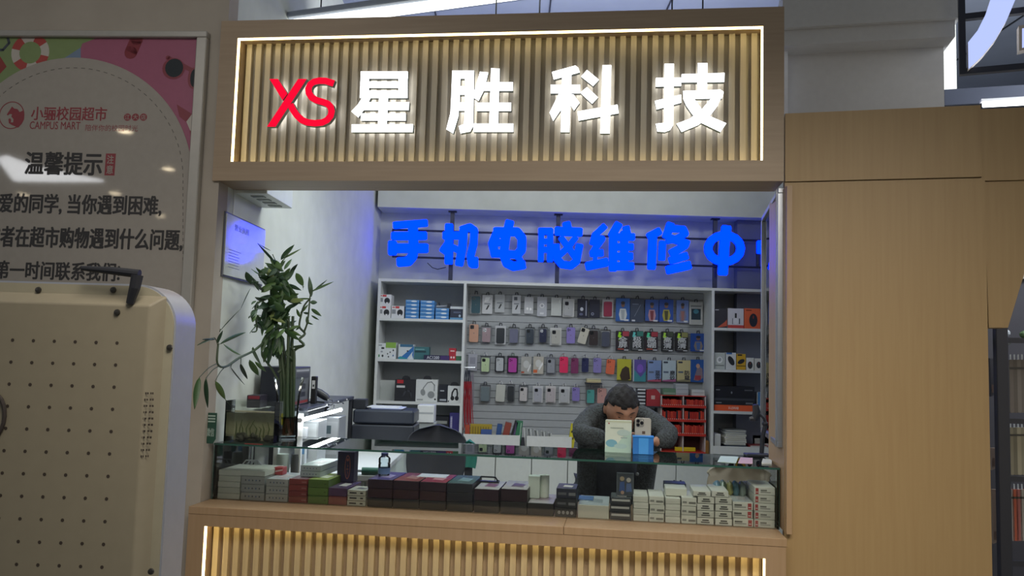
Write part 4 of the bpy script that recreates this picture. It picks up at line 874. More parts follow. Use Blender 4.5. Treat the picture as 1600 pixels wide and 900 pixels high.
# ================================================================ BLUE LIT LETTERS over the shelves
BV = 6.90; fb = BK(BV)
bs = thing('blue_letter_sign', 'row of glowing blue Chinese characters on a thin metal frame above the shelves', 'sign', (0, BV, zT))
def bp_(name, mb, **k): return mb.build(name, bs, loc=(0, -BV, -zT), **k)
blue = EM('#0050ff', 6.5, (0.0, 0.0133, 1.0)); bhal = EM('#0040ff', 0.8, (0.02, 0.08, 1.0)); brim = EM('#1040ff', 3.0, (0.0, 0.02, 0.8))
A_ = (580, 320); B_ = (900, 320); z5 = 5.0
def bl_(org, strokes, off=0.0):
    m = MB()
    for k, (pts, w) in enumerate(strokes):
        m.stroke([fb.p(org[0] + x / z5, org[1] + y / z5) for x, y in pts], w * 1.12 / z5 * BV / 1300, BV - .0003 * k, BV + .03, blue, 'sq', bhal, brim, 12)
    bp_('blue_character', m)
bl_(A_, [([(195, 158), (415, 142)], 50), ([(185, 242), (405, 240)], 58), ([(165, 338), (412, 338)], 66), ([(325, 170), (330, 330), (322, 400), (290, 440), (232, 445)], 66), ([(165, 310), (165, 362)], 60)])
bl_(A_, [([(608, 175), (605, 435)], 58), ([(585, 238), (665, 238)], 55), ([(600, 310), (572, 350)], 60), ([(630, 330), (675, 350)], 45), ([(720, 210), (712, 330), (690, 448)], 58), ([(722, 190), (770, 175), (805, 200), (800, 300), (775, 400), (785, 460), (805, 462)], 54), ([(805, 435), (805, 465)], 55)])
bl_(A_, [([(985, 215), (948, 300), (965, 375)], 62), ([(985, 208), (1140, 210), (1178, 260), (1175, 350), (1140, 392)], 62), ([(965, 378), (1150, 390)], 55), ([(1078, 150), (1050, 260), (1035, 390), (1060, 455), (1110, 480), (1175, 470)], 62), ([(960, 294), (1050, 294)], 52), ([(1165, 440), (1175, 475)], 45), ([(1000, 215), (1040, 235)], 60)])
bl_(A_, [([(1330, 200), (1325, 425)], 40), ([(1330, 205), (1395, 205)], 48), ([(1400, 205), (1397, 425)], 42), ([(1340, 285), (1395, 285)], 38), ([(1340, 350), (1395, 350)], 40), ([(1530, 160), (1540, 200)], 58), ([(1465, 205), (1620, 212)], 62), ([(1490, 265), (1540, 330), (1585, 395)], 42), ([(1590, 265), (1540, 330), (1480, 385)], 42), ([(1445, 330), (1452, 420), (1490, 465), (1560, 475), (1605, 440), (1625, 330)], 52)])
bl_(B_, [([(215, 175), (150, 235), (135, 290)], 46), ([(150, 260), (205, 265), (165, 320), (135, 370)], 46), ([(135, 378), (190, 375)], 50), ([(150, 385), (150, 430)], 28), ([(105, 475), (225, 450)], 60)])
bl_(B_, [([(325, 165), (290, 225)], 58), ([(292, 230), (290, 490)], 56), ([(395, 190), (405, 240)], 50), ([(378, 230), (378, 480)], 55), ([(310, 250), (435, 250)], 52), ([(310, 328), (425, 328)], 50), ([(310, 402), (420, 402)], 52), ([(300, 480), (425, 478)], 56)])
bl_(B_, [([(585, 240), (640, 212)], 55), ([(602, 245), (592, 475)], 58), ([(677, 305), (672, 410)], 48), ([(735, 165), (712, 235)], 56), ([(760, 185), (840, 190), (855, 225), (790, 262), (730, 275)], 48), ([(735, 260), (790, 275), (860, 300)], 54), ([(760, 370), (800, 350), (838, 325)], 56), ([(755, 430), (850, 402)], 54), ([(735, 505), (870, 475)], 60)])
ell = [(1162 + 128 * math.cos(math.radians(a)), 340 + 105 * math.sin(math.radians(a))) for a in range(0, 361, 24)]
bl_(B_, [(ell, 56), ([(1175, 195), (1160, 330), (1150, 515)], 68)])
bl_(B_, [([(1440, 300), (1440, 360)], 42), ([(1508, 250), (1508, 400), (1560, 450), (1660, 450), (1690, 410)], 46), ([(1590, 230), (1620, 300)], 46), ([(1740, 260), (1760, 330)], 46)])
# tubing
rail = M('#3d4050', .45, .6); frl = BK(BV + .045)
def tb(pts, r=.009): 
    m = MB(); m.tube([(a, BV + .045, b) for a, b in [frl.p(x, y) for x, y in pts]], r, rail, 6); return m
bp_('frame_rail', tb([(613, 359), (900, 368)])); bp_('frame_rail', tb([(900, 368), (1260, 378)])); bp_('frame_rail', tb([(613, 401), (900, 410)])); bp_('frame_rail', tb([(900, 410), (1260, 420)]))
bp_('frame_end', tb([(614, 359), (614, 401)])); bp_('frame_end', tb([(1184, 375), (1184, 416)], .014))
for px_, ya in ((705, 326), (871, 332), (1117, 337)):
    m = MB(); xx = BK(BV + .07).p(px_, 400)[0]; m.box(xx - .017, xx + .017, BV + .055, BV + .085, zT, zl + .02 if ya else zT, rail); m.box(xx - .05, xx + .05, BV + .03, BV + .11, zT, zT + .012, rail)
    m.box(xx - .035, xx + .035, BV + .045, BV + .095, zl - .01, zl, rail)
    bp_('post', m)
a, b = frl.p(668, 411), frl.p(697, 418); mid = frl.p(684, 421)
bp_('power_cable', MB().tube([(a[0], BV + .03, a[1]), ((a[0] + mid[0]) / 2, BV + .03, mid[1] + .012), (mid[0], BV + .03, mid[1]), (b[0], BV + .03, b[1])], .0035, dark, 6))
# ================================================================ CARTONS IN THE GLASS SHOWCASE
def stack(name, cat, x0, x1_, y0, y1, n, colors, desc, v=.115, dep=.16, prints=None, top=None, side=None, group=None, base=None, gap=.0012, jit=.0015, lift=0.0, words=None):
    """n boxes one on another; x/y = picture rect of the whole front; returns top z"""
    ua, za = FA.p(x0, y1, v); ub, zb_ = FA.p(x1_, y1, v); zt_ = FA.p((x0 + x1_) / 2, y0, v)[1]
    z0 = ZW if base is None else base
    H = (zt_ - z0) / n; w = ub - ua; um = (ua + ub) / 2
    for k in range(n):
        c = colors[k % len(colors)] if isinstance(colors, (list, tuple)) else colors
        j = random.uniform(-jit, jit); m = MB()
        m.cbox(-w / 2 + .0008, w / 2 - .0008, 0, dep, 0, H - gap, M(c, .4), min(.0015, H / 8))
        if prints: draw(m, prints[k % len(prints)] if isinstance(prints[0], list) else prints, -w / 2, w / 2, 0, H - gap)
        if top and k == n - 1:
            m.add([(-w / 2 + .002, .002, H - gap + .0004), (w / 2 - .002, .002, H - gap + .0004), (w / 2 - .002, dep - .002, H - gap + .0004), (-w / 2 + .002, dep - .002, H - gap + .0004)], [(0, 1, 2, 3)], M(top, .25))
            m.add([(-w * .2, dep * .3, H - gap + .0008), (w * .25, dep * .25, H - gap + .0008), (w * .3, dep * .6, H - gap + .0008), (-w * .15, dep * .7, H - gap + .0008)], [(0, 1, 2, 3)], M(words or '#c9c5c2', .3))
        o = m.build(name, loc=FA.w(um + j, v + abs(j), z0 + k * H), rz=FA.rot())
        tag(o, ('%s, %s in its stack' % (desc, level(k, n))) if n > 1 else desc, cat, group)
    return z0 + n * H
dots = [('e', .2 + .15 * i, .5, .025, .12, '#5b6e8e' if i % 2 else '#4d5157') for i in range(5)]
stack('long_box', 'carton', 339, 374, 734, 781, 5, ['#cfd0c2', '#cacbbd', '#d1d2c5', '#cdcec0', '#d3d4c7'], 'plain cream carton of the leftmost showcase stack', dep=.2)
zt1_ = stack('long_box', 'carton', 375, 412, 744, 782, 3, '#a9aaa6', 'grey dotted carton, second stack from left', dep=.2, prints=dots)
stack('long_box', 'carton', 374, 414, 735, 744, 1, '#cfd2c6', 'cream flat carton lying on the dotted grey boxes', base=zt1_, dep=.2)
zt2_ = stack('long_box', 'carton', 414, 449, 748, 784, 3, '#b0afa9', 'grey dotted carton, third stack from left', dep=.2, prints=dots, top='#c5cbce')
stack('small_red_box', 'box', 427, 441, 730, 742, 1, '#b53d3f', 'small red carton with white slash behind the third stack', v=.22, dep=.05, base=zt2_, prints=[('p', [(0, .5), (1, .8), (1, .6), (0, .3)], '#d2b3b0')])
stack('red_box', 'carton', 450, 479, 748, 784, 4, ['#8f3f39', '#8a3a35', '#963f38', '#903c36'], 'brick-red carton left of the green stack', top='#8f6f78', dep=.2, prints=[('r', .7, .4, .95, .6, '#b0766f')])
zt3_ = stack('green_box', 'carton', 480, 512, 749, 787, 3, ['#5f7a33', '#668236', '#5c7630'], 'olive green carton beside the brick-red stack', top='#9fb05c', dep=.2, prints=[('r', .8, .4, .88, .55, '#41551f')], words='#dde3c8')
stack('teal_box', 'carton', 468, 500, 727, 742, 2, ['#a9b2b4', '#a5adb0'], 'grey carton with teal side lying on red and green stacks', v=.17, dep=.26, base=zt3_, prints=dots, top='#c2d2ce', side='#2f6f86')
zt4_ = stack('violet_box', 'carton', 512, 541, 762, 789, 2, ['#8a4a44', '#5a3f5c'], 'violet-topped brick carton right of the green stack', top='#5d5068', dep=.2)
prt = [('r', .12, .35, .5, .65, '#3c3a35'), ('r', .7, .35, .85, .65, '#3c3a35'), ('r', .0, .9, 1, 1, '#a5a090')]
stack('mini_box', 'carton', 542, 571, 766, 790, 3, '#c5c3b2', 'short cream carton with black marks beside the dark stacks', top='#cbcab9', dep=.12, prints=prt, words='#6c6a60')
db = ['#2c2c2a', '#3a2224', '#33222a']
tops = [('#5b4a86', 'violet'), ('#8c4340', 'rust'), ('#952f45', 'crimson'), ('#33595a', 'teal')]
xs4 = [(573, 612, 749, 790), (613, 654, 751, 793), (655, 696, 753, 795), (697, 738, 755, 797)]
for (a, b, c_, d_), (tc, tw) in zip(xs4, tops):
    zz = stack('dark_gift_box', 'box', a, b, c_, d_, 3, db if tw != 'teal' else ['#2c2e2c', '#23252b', '#262a30'], 'large dark box of the stack with a ' + tw + ' top', dep=.24, top=tc, words={'violet': '#a99cc9', 'rust': '#a3746a', 'crimson': '#b98088', 'teal': '#6f9293'}[tw])
    if tw == 'rust': zrust = zz
stack('dark_gift_box', 'box', 740, 779, 764, 799, 2, ['#2c2b2a', '#35222c'], 'dark box of the white-topped pair beside the teal top', dep=.24, top='#b9b6b4', words='#7c4f5c')
stack('dark_gift_box', 'box', 781, 823, 764, 802, 2, ['#2b2a29', '#301f27'], 'dark box of the marbled-topped pair right of centre', dep=.24, top='#b0acaa', side='#b9b9b2', words='#5f4a55')
zl5 = stack('dark_gift_box', 'box', 824, 865, 786, 804, 1, '#2d2b2a', 'single dark box with pale patterned top beside small black stack', dep=.24, top='#a79ea2', words='#8a7782')
bp3 = [[('r', .1, .35, .5, .6, '#5f6064'), ('r', .62, .3, .95, .6, '#77787a')], [('e', .2 + .2 * i, .5, .07, .2, '#8c8c8a') for i in range(4)]]
stack('black_small_box', 'box', 867, 900, 779, 805, 2, ['#28282a', '#2b2c30'], 'small black box with grey print, lower pair of the narrow stack', prints=bp3[::-1], dep=.14)
zz = FA.p(884, 779, .115)[1]
stack('black_small_box', 'box', 869, 901, 763, 779, 1, '#2c2e3c', 'small black box with bluish lid on top of the narrow stack', base=zz, prints=bp3[0], top='#4b4f70', dep=.14)
zw5 = stack('white_gift_box', 'box', 902, 951, 789, 806, 1, '#c0beb0', 'wide white box with round sleeve window, right of the narrow black stack', top='#b3bcbd', words='#8f9a9c', dep=.24)
stack('blue_pouch_box', 'box', 903, 927, 780, 789, 1, '#4e6d94', 'thin blue packet lying on the wide white box', base=zw5, v=.22, dep=.1, prints=[('r', .1, .3, .5, .6, '#9db3c9')])
zs6 = stack('metal_tin', 'tin', 953, 986, 778, 809, 3, '#34373a', 'black slim tin with a silver band', prints=[('r', .06, .55, .92, .85, '#b6b6b2'), ('r', .0, .0, 1, .2, '#22252a')], dep=.14, top='#595f60')
# picture pack standing on the tins
o = carton('picture_pack', 'clear-fronted pack showing two pale-haired figures, standing on the black tins', 'pack', FA, .17, (963, 990, 739, 775), .012, '#5a6064', [('r', .06, .05, .94, .95, '#43484f'), ('e', .32, .75, .13, .1, '#9a8a70'), ('e', .7, .7, .13, .1, '#a9a39a'), ('p', [(.15, .2), (.2, .6), (.45, .62), (.5, .2)], '#3f5585'), ('p', [(.55, .18), (.58, .55), (.85, .56), (.9, .2)], '#55678f'), ('e', .35, .15, .1, .08, '#a88a78')], base=zs6)
cw = ['#cfcfc4', '#cbcbc0', '#d2d2c8', '#cdcdc2', '#d4d4ca']
blank = [('r', .05, .45, .95, .5, '#bdbdb3')]
txt1 = [('r', .08, .3, .35, .55, '#8a8a84'), ('r', .48, .25, .94, .5, '#77776f')]
stack('white_box', 'carton', 989, 1013, 775, 811, 4, cw, 'blank white carton, first white stack beside the tins', dep=.18, prints=blank)
stack('white_box', 'carton', 1014, 1038, 775, 812, 3, cw, 'white carton with grey print line, second white stack', dep=.18, prints=txt1)
stack('white_box', 'carton', 1039, 1063, 778, 814, 4, cw[::-1], 'blank white carton of the third white stack', dep=.18, prints=blank)
stack('white_box', 'carton', 1064, 1088, 777, 815, 3, cw, 'white carton with grey print line, fourth white stack', dep=.18, prints=txt1)
tx2 = [('r', .0, .0, 1, .05, '#4a4a46'), ('r', .32, .55, .7, .75, '#3f3f3c'), ('r', .25, .25, .75, .45, '#5a5a55'), ('r', .0, .0, .02, 1, '#6a6a64')]
z7 = stack('cable_carton', 'carton', 1089, 1116, 776, 817, 4, cw, 'white carton with bold word, left paired column', dep=.18, prints=tx2)
z8 = stack('cable_carton', 'carton', 1117, 1144, 777, 818, 4, cw[::-1], 'white carton with bold word, right paired column', dep=.18, prints=tx2)
stack('cable_carton', 'carton', 1082, 1110, 767, 776, 1, '#d3d3ca', 'white carton lying on top of the left paired column', dep=.18, prints=tx2, base=z7)
stack('cable_carton', 'carton', 1112, 1139, 767, 777, 1, '#d3d3ca', 'white carton lying on top of the right paired column', dep=.18, prints=tx2, base=z8)
rd = [('r', .74, .1, .92, .85, '#a84440'), ('r', .77, .3, .89, .4, '#d9cfc8'), ('r', .08, .5, .45, .7, '#55554f'), ('r', .08, .3, .65, .42, '#8a8a84')]
rd2 = [('r', .06, .1, .2, .85, '#a84440'), ('r', .08, .3, .18, .4, '#d9cfc8'), ('r', .3, .5, .6, .7, '#77776f'), ('r', .3, .3, .78, .42, '#96968e')]
stack('adapter_carton', 'carton', 1145, 1177, 784, 820, 3, cw, 'white carton with red badge at its right end', dep=.2, prints=rd, top='#c9cdca')
stack('adapter_carton', 'carton', 1178, 1211, 761, 822, 5, cw, 'white carton, red badge at left, last showcase stack', dep=.2, prints=rd2)
# things lying on the stacks
z9 = FA.p(1050, 777, .2)[1]
stack('phone_box', 'box', 1040, 1074, 763, 776, 1, '#d0d1c6', 'white oblong carton lying across the third and fourth white stacks', v=.16, dep=.12, base=FA.p(1051, 778, .115)[1] + .001)
stack('navy_tray', 'tray', 1037, 1072, 755, 763, 1, '#3a4157', 'navy shallow box lying behind the white oblong carton', v=.30, dep=.08, base=FA.p(1051, 778, .115)[1] + .001)
stack('paper_slip', 'slip', 650, 695, 748, 752, 1, '#d8d9d4', 'thin white slip of cardboard lying on the rust and crimson tops', v=.24, dep=.1, base=zrust + .001)
def bag(lab, x0, x1_, y0, y1, v, cols, base):
    ua = FA.p(x0, y1, v)[0]; ub = FA.p(x1_, y1, v)[0]; zt_ = FA.p((x0 + x1_) / 2, y0, v)[1]; w = ub - ua; H = max(zt_ - base, .03)
    m = MB(); nx, nz = 14, 8
    for a in range(len(cols)):
        xa_ = -w / 2 + w * a / len(cols) + w / len(cols) / 2
        m.ell((xa_, .05, H * .48), (w / len(cols) * .72, .05, H * .48 * random.uniform(.85, 1)), M(cols[a], .2, 0, .3), 16, 9)
    o = m.build('plastic_bag', loc=FA.w((ua + ub) / 2, v, base), rz=FA.rot(), smooth=True)
    d = o.modifiers.new('crease', 'DISPLACE'); tx = bpy.data.textures.new('crease', 'CLOUDS'); tx.noise_scale = .02; d.texture = tx; d.strength = .012; d.mid_level = .5
    s_ = o.modifiers.new('smooth', 'SUBSURF'); s_.levels = 1; s_.render_levels = 1; o.modifiers.move(1, 0)
    return tag(o, lab, 'bag')
bag('crumpled blue and yellow plastic bag lying behind the paired white stacks', 1117, 1166, 752, 775, .25, ['#7fa0b4', '#7f8f7a', '#a9a569', '#5a7f8c', '#8d9a92'], FA.p(1130, 783, .2)[1])
bag('crumpled clear-white plastic bag on the cartons with right-end red badges', 1160, 1205, 752, 784, .30, ['#a8adab', '#b2b5b1', '#a6aaa6'], FA.p(1160, 790, .2)[1])
# white carton and paper roll standing behind the patterned box
z6 = zl5
carton('upright_carton', 'plain white carton standing upright on the pale patterned box', 'carton', FA, .22, (825, 843, 744, 770), .05, '#c6d0c6', [], base=z6)
a_, b_ = FA.p(850, 770, .25); r_ = .020
m = MB().lathe([(.004, 0), (r_, 0), (r_, FA.p(850, 743, .25)[1] - z6), (.008, FA.p(850, 743, .25)[1] - z6), (.008, FA.p(850, 743, .25)[1] - z6 - .01)], M('#cdd4c8', .5), n=24)
tag(m.build('paper_roll', loc=FA.w(a_, .27, z6), smooth=True), 'white paper roll standing beside the upright white carton', 'roll')
# violet carton standing at the rear
zv = zt3_
o = carton('tall_violet_box', 'tall dark violet carton with an orange oval emblem, behind the green stack', 'box', FA, .27, (526, 552, 706, 753), .06, '#2a2442', [('e', .62, .5, .17, .4, '#a4604c'), ('e', .62, .5, .13, .36, '#33294a'), ('e', .62, .74, .07, .05, '#a4604c'), ('t', .56, .2, .68, .62, '#a4604c', '卡', .0)], base=zt4_)
# clear bottle on the violet top
ub_, _ = FA.p(600, 740, .24); zb_ = FA.p(593, 749, .115)[1]; zt_ = ZG - .012
bt = thing('water_bottle', 'short clear bottle with blue label standing on the violet-topped box', 'bottle', FA.w(ub_, .24, zb_), FA.rot())
Hh = FA.p(600, 709, .24)[1] - zb_
MB().lathe([(.0001, 0), (.024, 0), (.026, .008), (.026, Hh * .5), (.024, Hh * .55), (.026, Hh * .6), (.026, Hh * .8), (.014, Hh * .92), (.014, Hh), (.0001, Hh)], GLASS('bottle_clear', (.82, .88, .9), .9, .05), n=20).build('bottle_body', bt, smooth=True)
MB().lathe([(.0265, Hh * .08), (.0265, Hh * .36)], M('#6f8fb4', .4), n=20, closed=False).build('label_band', bt, smooth=True)
MB().lathe([(.0155, Hh * .93), (.0155, Hh * 1.04), (.0001, Hh * 1.04)], M('#4f5f9c', .4), n=16).build('cap', bt, smooth=True)
# black handle behind the white-topped pair
a_ = FA.p(749, 755, .33)[0]; b_ = FA.p(780, 755, .33)[0]; z_ = FA.p(760, 764, .115)[1]
m = MB().tube([(0, 0, .002), (.012, 0, .022), ((b_ - a_) * .85, 0, .022), (b_ - a_, 0, .002)], .004, black, 8); m.box(-.004, b_ - a_ + .004, -.015, .015, 0, .005, black)
tag(m.build('black_bracket', loc=FA.w(a_, .30, z_ + .001), rz=FA.rot()), 'black wire handle lying on the white-topped dark pair', 'handle')

# ================================================================ ON THE GLASS TOP
# mirror-pale carton in front of the person
def ontop(x, y): return onz(x, y, ZG)
X0, Y0 = ontop(945, 706); X1_, Y1_ = ontop(986, 708)
w = math.hypot(X1_ - X0, Y1_ - Y0); D_ = (Y0 + Y1_) / 2; k_ = 1300 / D_
H = 49 / k_
m = MB().cbox(-w / 2, w / 2, 0, .035, 0, H, M('#c5cdbf', .4), .002)
draw(m, [('r', 0, .93, 1, 1, '#b9bfa8'), ('p', [(0, .12), (.2, .3), (.45, .25), (.6, .4), (.75, .55), (1, .7), (1, 0), (0, 0)], '#a8c2b4'), ('e', .25, .28, .22, .12, '#6fa0b0'), ('e', .6, .2, .25, .08, '#9db8b4'), ('e', .7, .62, .25, .1, '#a9bcb6'), ('r', .6, .45, .85, .48, '#8a9a9a'), ('e', .14, .9, .03, .02, '#a4423c'), ('r', .2, .75, .7, .78, '#9aa59a')], -w / 2, w / 2, 0, H)
tag(m.build('pale_carton', loc=((X0 + X1_) / 2, D_, ZG), rz=math.atan2(Y1_ - Y0, X1_ - X0)), 'pale green and white landscape-print carton standing on the glass before the person', 'box')
X0, Y0 = ontop(989, 710); X1_, Y1_ = ontop(1021, 711); w = X1_ - X0; H = 26 / (1300 / Y0)
bb = thing('blue_box_stand', 'small bright blue box standing on the glass below the phone', 'box', ((X0 + X1_) / 2, Y0, ZG), -.1)
m = MB().cbox(-w / 2, w / 2, 0, .05, 0, H, M('#1f6cb8', .4), .002); m.rect(-w * .22, w * .25, .002, H - .002, -.0008, M('#3f8fd6', .4)); m.build('box_body', bb)
m = MB().cbox(-w / 2 - .002, w / 2 + .002, -.002, .052, H, H + .006, M('#2a7cc8', .4), .001); m.build('lid', bb)
phone_x, phone_y, phone_z = (X0 + X1_) / 2 - .0, Y0 + .07, ZG
# phone gooseneck holder at right
X0, Y0 = ontop(1187, 713)
hs = thing('phone_holder', 'black folding phone holder on the right end of the glass top', 'phone holder', (X0, Y0, ZG))
kk = 1300 / Y0
m = MB().cbox(-.065, .045, -.03, .03, 0, .012, black, .003); m.build('base', hs)
def hp2(x, y): return ((x - 1187) / kk, 0.0, (713 - y) / kk)
MB().tube([hp2(1190, 708), hp2(1192, 680), hp2(1196, 665), hp2(1194, 655), hp2(1186, 648)], [.010, .010, .010, .007, .006], black, 10).build('arm', hs, smooth=True)
MB().ell(hp2(1195, 663), (.013, .014, .013), black).build('joint', hs, smooth=True)
m = MB(); a_ = hp2(1181, 648); b_ = hp2(1175, 655); m.tube([hp2(1180, 634), hp2(1182, 645), hp2(1178, 658)], [.014, .018, .012], black, 8); m.tube([hp2(1178, 655), hp2(1171, 656)], [.012, .008], black, 8); m.build('clamp', hs, smooth=True)
# papers near the right end and slips at the left end
def slip(name, lab, pts, h, cat='paper', z=ZG, t_=.001):
    P_ = [onz(x, y, z) for x, y in pts]; cx = sum(p[0] for p in P_) / len(P_); cy = sum(p[1] for p in P_) / len(P_)
    m = MB(); n = len(P_); V = [(p[0] - cx, p[1] - cy, 0) for p in P_] + [(p[0] - cx, p[1] - cy, t_) for p in P_]
    m.add(V, [list(range(n)), list(range(n, 2 * n))] + [(i, (i + 1) % n, n + (i + 1) % n, n + i) for i in range(n)], M(h, .4))
    return tag(m.build(name, loc=(cx, cy, z + .0006)), lab, cat)
slip('paper_sheet', 'white and green printed sheet lying near right end of glass top', [(1121, 722), (1150, 724), (1154, 714), (1126, 713)], '#b9cbbd')
slip('paper_sheet', 'pinkish sheet lying between green sheet and phone holder', [(1153, 724), (1176, 725), (1176, 716), (1157, 715)], '#c5a5aa')
slip('paper_sheet', 'small white card at the foot of the phone holder', [(1190, 725), (1206, 726), (1206, 720), (1192, 719)], '#c8cbc8', t_=.006)
slip('paper_sheet', 'red slip lying on the left end of the glass top', [(382, 694), (410, 695), (414, 690), (388, 689)], '#a8433f')
slip('paper_sheet', 'pale blue slip lying left of the red one on the glass', [(352, 692), (376, 693), (380, 688), (358, 688)], '#9aacb0')

# fish tank
X0, Y0 = onz(349, 692, ZG); X1_, Y1_ = onz(428, 689, ZG); w = .225; Ht = .19; kT = 1300 / Y0
tk_ = thing('fish_tank', 'small murky green fish tank on the left end of the glass top', 'fish tank', (X0, Y0, ZG), -.10)
Ht = (692 - 627) / kT
gt = GLASS('tank_glass', (.97, .985, .97)); dT = .10
m = MB()
for b in ((0, w, 0, .004), (0, w, dT - .004, dT), (0, .004, .004, dT - .004), (w - .004, w, .004, dT - .004)): m.box(b[0], b[1], b[2], b[3], .004, Ht, gt)
m.box(0, w, 0, dT, 0, .004, M('#2d3a30', .4)); m.build('glass_walls', tk_)
wm = GLASS('murky_water', (.93, .93, .84), .5, .1)
MB().box(.005, w - .005, .005, dT - .005, .03, Ht * .72, wm).build('water', tk_)
MB().box(.005, w - .005, dT - .012, dT - .0045, .005, Ht * .74, NOISE('algae', '#aaa78c', '#c4c1a8', 18, .6, .1)).build('algae_backing', tk_)
m = MB()
for i in range(26): m.ell((random.uniform(.02, w - .02), random.uniform(.02, dT - .03), .014 + random.uniform(0, .02)), (random.uniform(.008, .02), .012, random.uniform(.006, .014)), M('#3c3a2f', .7), 8, 5)
o = m.build('gravel', tk_, smooth=True); o['kind'] = 'stuff'
m = MB()
for i in range(9):
    x_ = .03 + .018 * i; m.tube([(x_, .05, .02), (x_ + random.uniform(-.01, .01), .05, .06), (x_ + random.uniform(-.015, .015), .045, .06 + random.uniform(.01, .04))], [.003, .003, .001], M('#5f6a3a', .6), 5)
m.build('water_plants', tk_)
# green sticker on the pillar beside the tank
sx = PO.p(336, 664, 0)
Lp = LW.p(338, 664, -.002); 
ua, zb_ = LW.p(332, 688, -.002); ub, zt_ = LW.p(343, 640, -.002)
st_ = MB(); w = .05
st_.prism([(-w / 2, .02), (-w / 2 + .012, 0), (w / 2 - .012, 0), (w / 2, .02), (w / 2, .13), (-w / 2, .13)], 0, .002, M('#264a3c', .5))
for i in range(3): st_.rect(-w / 2 + .006, w / 2 - .006, .09 + .012 * i, .096 + .012 * i, -.0004, M('#9fb0a6', .5))
st_.text('微信', -w / 2 + .008, w / 2 - .008, .03, .065, -.0004, M('#9fb0a6', .5), .01)
pX, pY = onz(337, 688, ZG + .002)
tag(st_.build('green_tag', loc=(-1.272, 3.60, ZG + .002), rz=-.1), 'dark green shop tag with pale lettering left of the fish tank', 'tag')

# vase and lucky bamboo
VX, VY = onz(447, 684, ZG); kv = 1300 / VY
vs = thing('glass_vase', 'tall clear flared glass vase on the glass top', 'vase', (VX, VY, ZG))
hv = 93 / kv
prof = [(.0001, .0), (.050, .0), (.052, .01), (.050, hv * .3), (.054, hv * .7), (.071, hv), (.069, hv)]
MB().lathe(prof, GLASS('vase_glass', (.88, .92, .91), ior=1.22), n=28, closed=False).build('vase_body', vs, smooth=True)
MB().lathe([(.0001, .013), (.045, .013), (.045, hv * .35), (.0001, hv * .35)], GLASS('brown_water', (.62, .54, .47), .5, .05), n=24).build('root_water', vs, smooth=True)
m = MB()
for i in range(34):
    a = random.uniform(0, 6.28); r = random.uniform(0, .036); m.tube([(r * math.cos(a), r * math.sin(a), .09), (r * 1.05 * math.cos(a + .3), r * 1.05 * math.sin(a + .3), .05), (r * math.cos(a + .8), r * math.sin(a + .8), .016)], .0022, M('#6e5040', .7), 4)
m.build('roots', vs)
pl = thing('lucky_bamboo_plant', 'tall leafy lucky bamboo with curled stems standing in the glass vase', 'plant', (VX, VY, ZG))
stem = M('#3a4a30', .5); leafs = [M('#2e4a2c', .45), M('#39562f', .45), M('#27402a', .45), M('#4e6b38', .45), M('#7d8c52', .5)]
def pv(x, y, dy=0.0):
    D_ = min(VY + dy, 1.17 * 1300 / max(800 - x, 1)); a, b = BK(D_).p(x, y)      # keep clear of the wall: side branches reach forward
    return Vector((a - VX, D_ - VY, b - ZG))
def stalk(pts, r0, r1, name='stem', mat=None):
    Q = [Vector(p) for p in pts]; R = [r0 + (r1 - r0) * i / (len(Q) - 1) for i in range(len(Q))]
    S2 = []; 
    for i in range(len(Q) - 1):
        for t_ in (0, .25, .5, .75):
            p0, p1, p2, p3 = Q[max(i - 1, 0)], Q[i], Q[i + 1], Q[min(i + 2, len(Q) - 1)]
            S2.append(0.5 * ((2 * p1) + (p2 - p0) * t_ + (2 * p0 - 5 * p1 + 4 * p2 - p3) * t_ * t_ + (3 * p1 - p0 - 3 * p2 + p3) * t_ ** 3))
    S2.append(Q[-1]); R = [r0 + (r1 - r0) * i / (len(S2) - 1) for i in range(len(S2))]
    return MB().tube(S2, R, mat or stem, 8).build(name, pl, smooth=True)
def leaf(a, b, w, mat=None, droop=0.0, bend=None):
    """blade from a to b (local points), widest in the middle, folded along its rib"""
    a, b = Vector(a), Vector(b); d = b - a; L = d.length; n = 9; m = MB(); V = []; F_ = []
    side = d.normalized().cross(Vector((random.uniform(-.4, .4), -1, random.uniform(-.3, .3)))).normalized()
    nrm = side.cross(d.normalized())
    for i in range(n + 1):
        t_ = i / n; ww = w * (math.sin(math.pi * t_ ** .8) ** .8) * .5 if 0 < t_ < 1 else .0006
        c_ = a + d * t_ + Vector((0, 0, -droop * L * (t_ * t_ - t_))) * -1 + nrm * (.0)
        V += [c_ - side * ww + nrm * ww * .35, c_, c_ + side * ww + nrm * ww * .35]
    for i in range(n):
        k = 3 * i; F_ += [(k, k + 1, k + 4, k + 3), (k + 1, k + 2, k + 5, k + 4)]
    m.add(V, F_, mat or random.choice(leafs[:4])); o = m.build('leaf', pl, smooth=True)
    s_ = o.modifiers.new('thickness', 'SOLIDIFY'); s_.thickness = .0008
    return o
# straight bundle
for i, (x_, dy) in enumerate([(442, .0), (449, -.015), (455, .01), (446, .025), (438, .01), (452, .025)]):
    stalk([pv(x_, 676, dy), pv(x_ + random.uniform(-3, 3), 600, dy), pv(x_ + random.uniform(-7, 5), 530 - 18 * (i % 3), dy)], .0085, .007)
stalk([pv(458, 660, 0), pv(460, 560), pv(457, 545)], .007, .006)
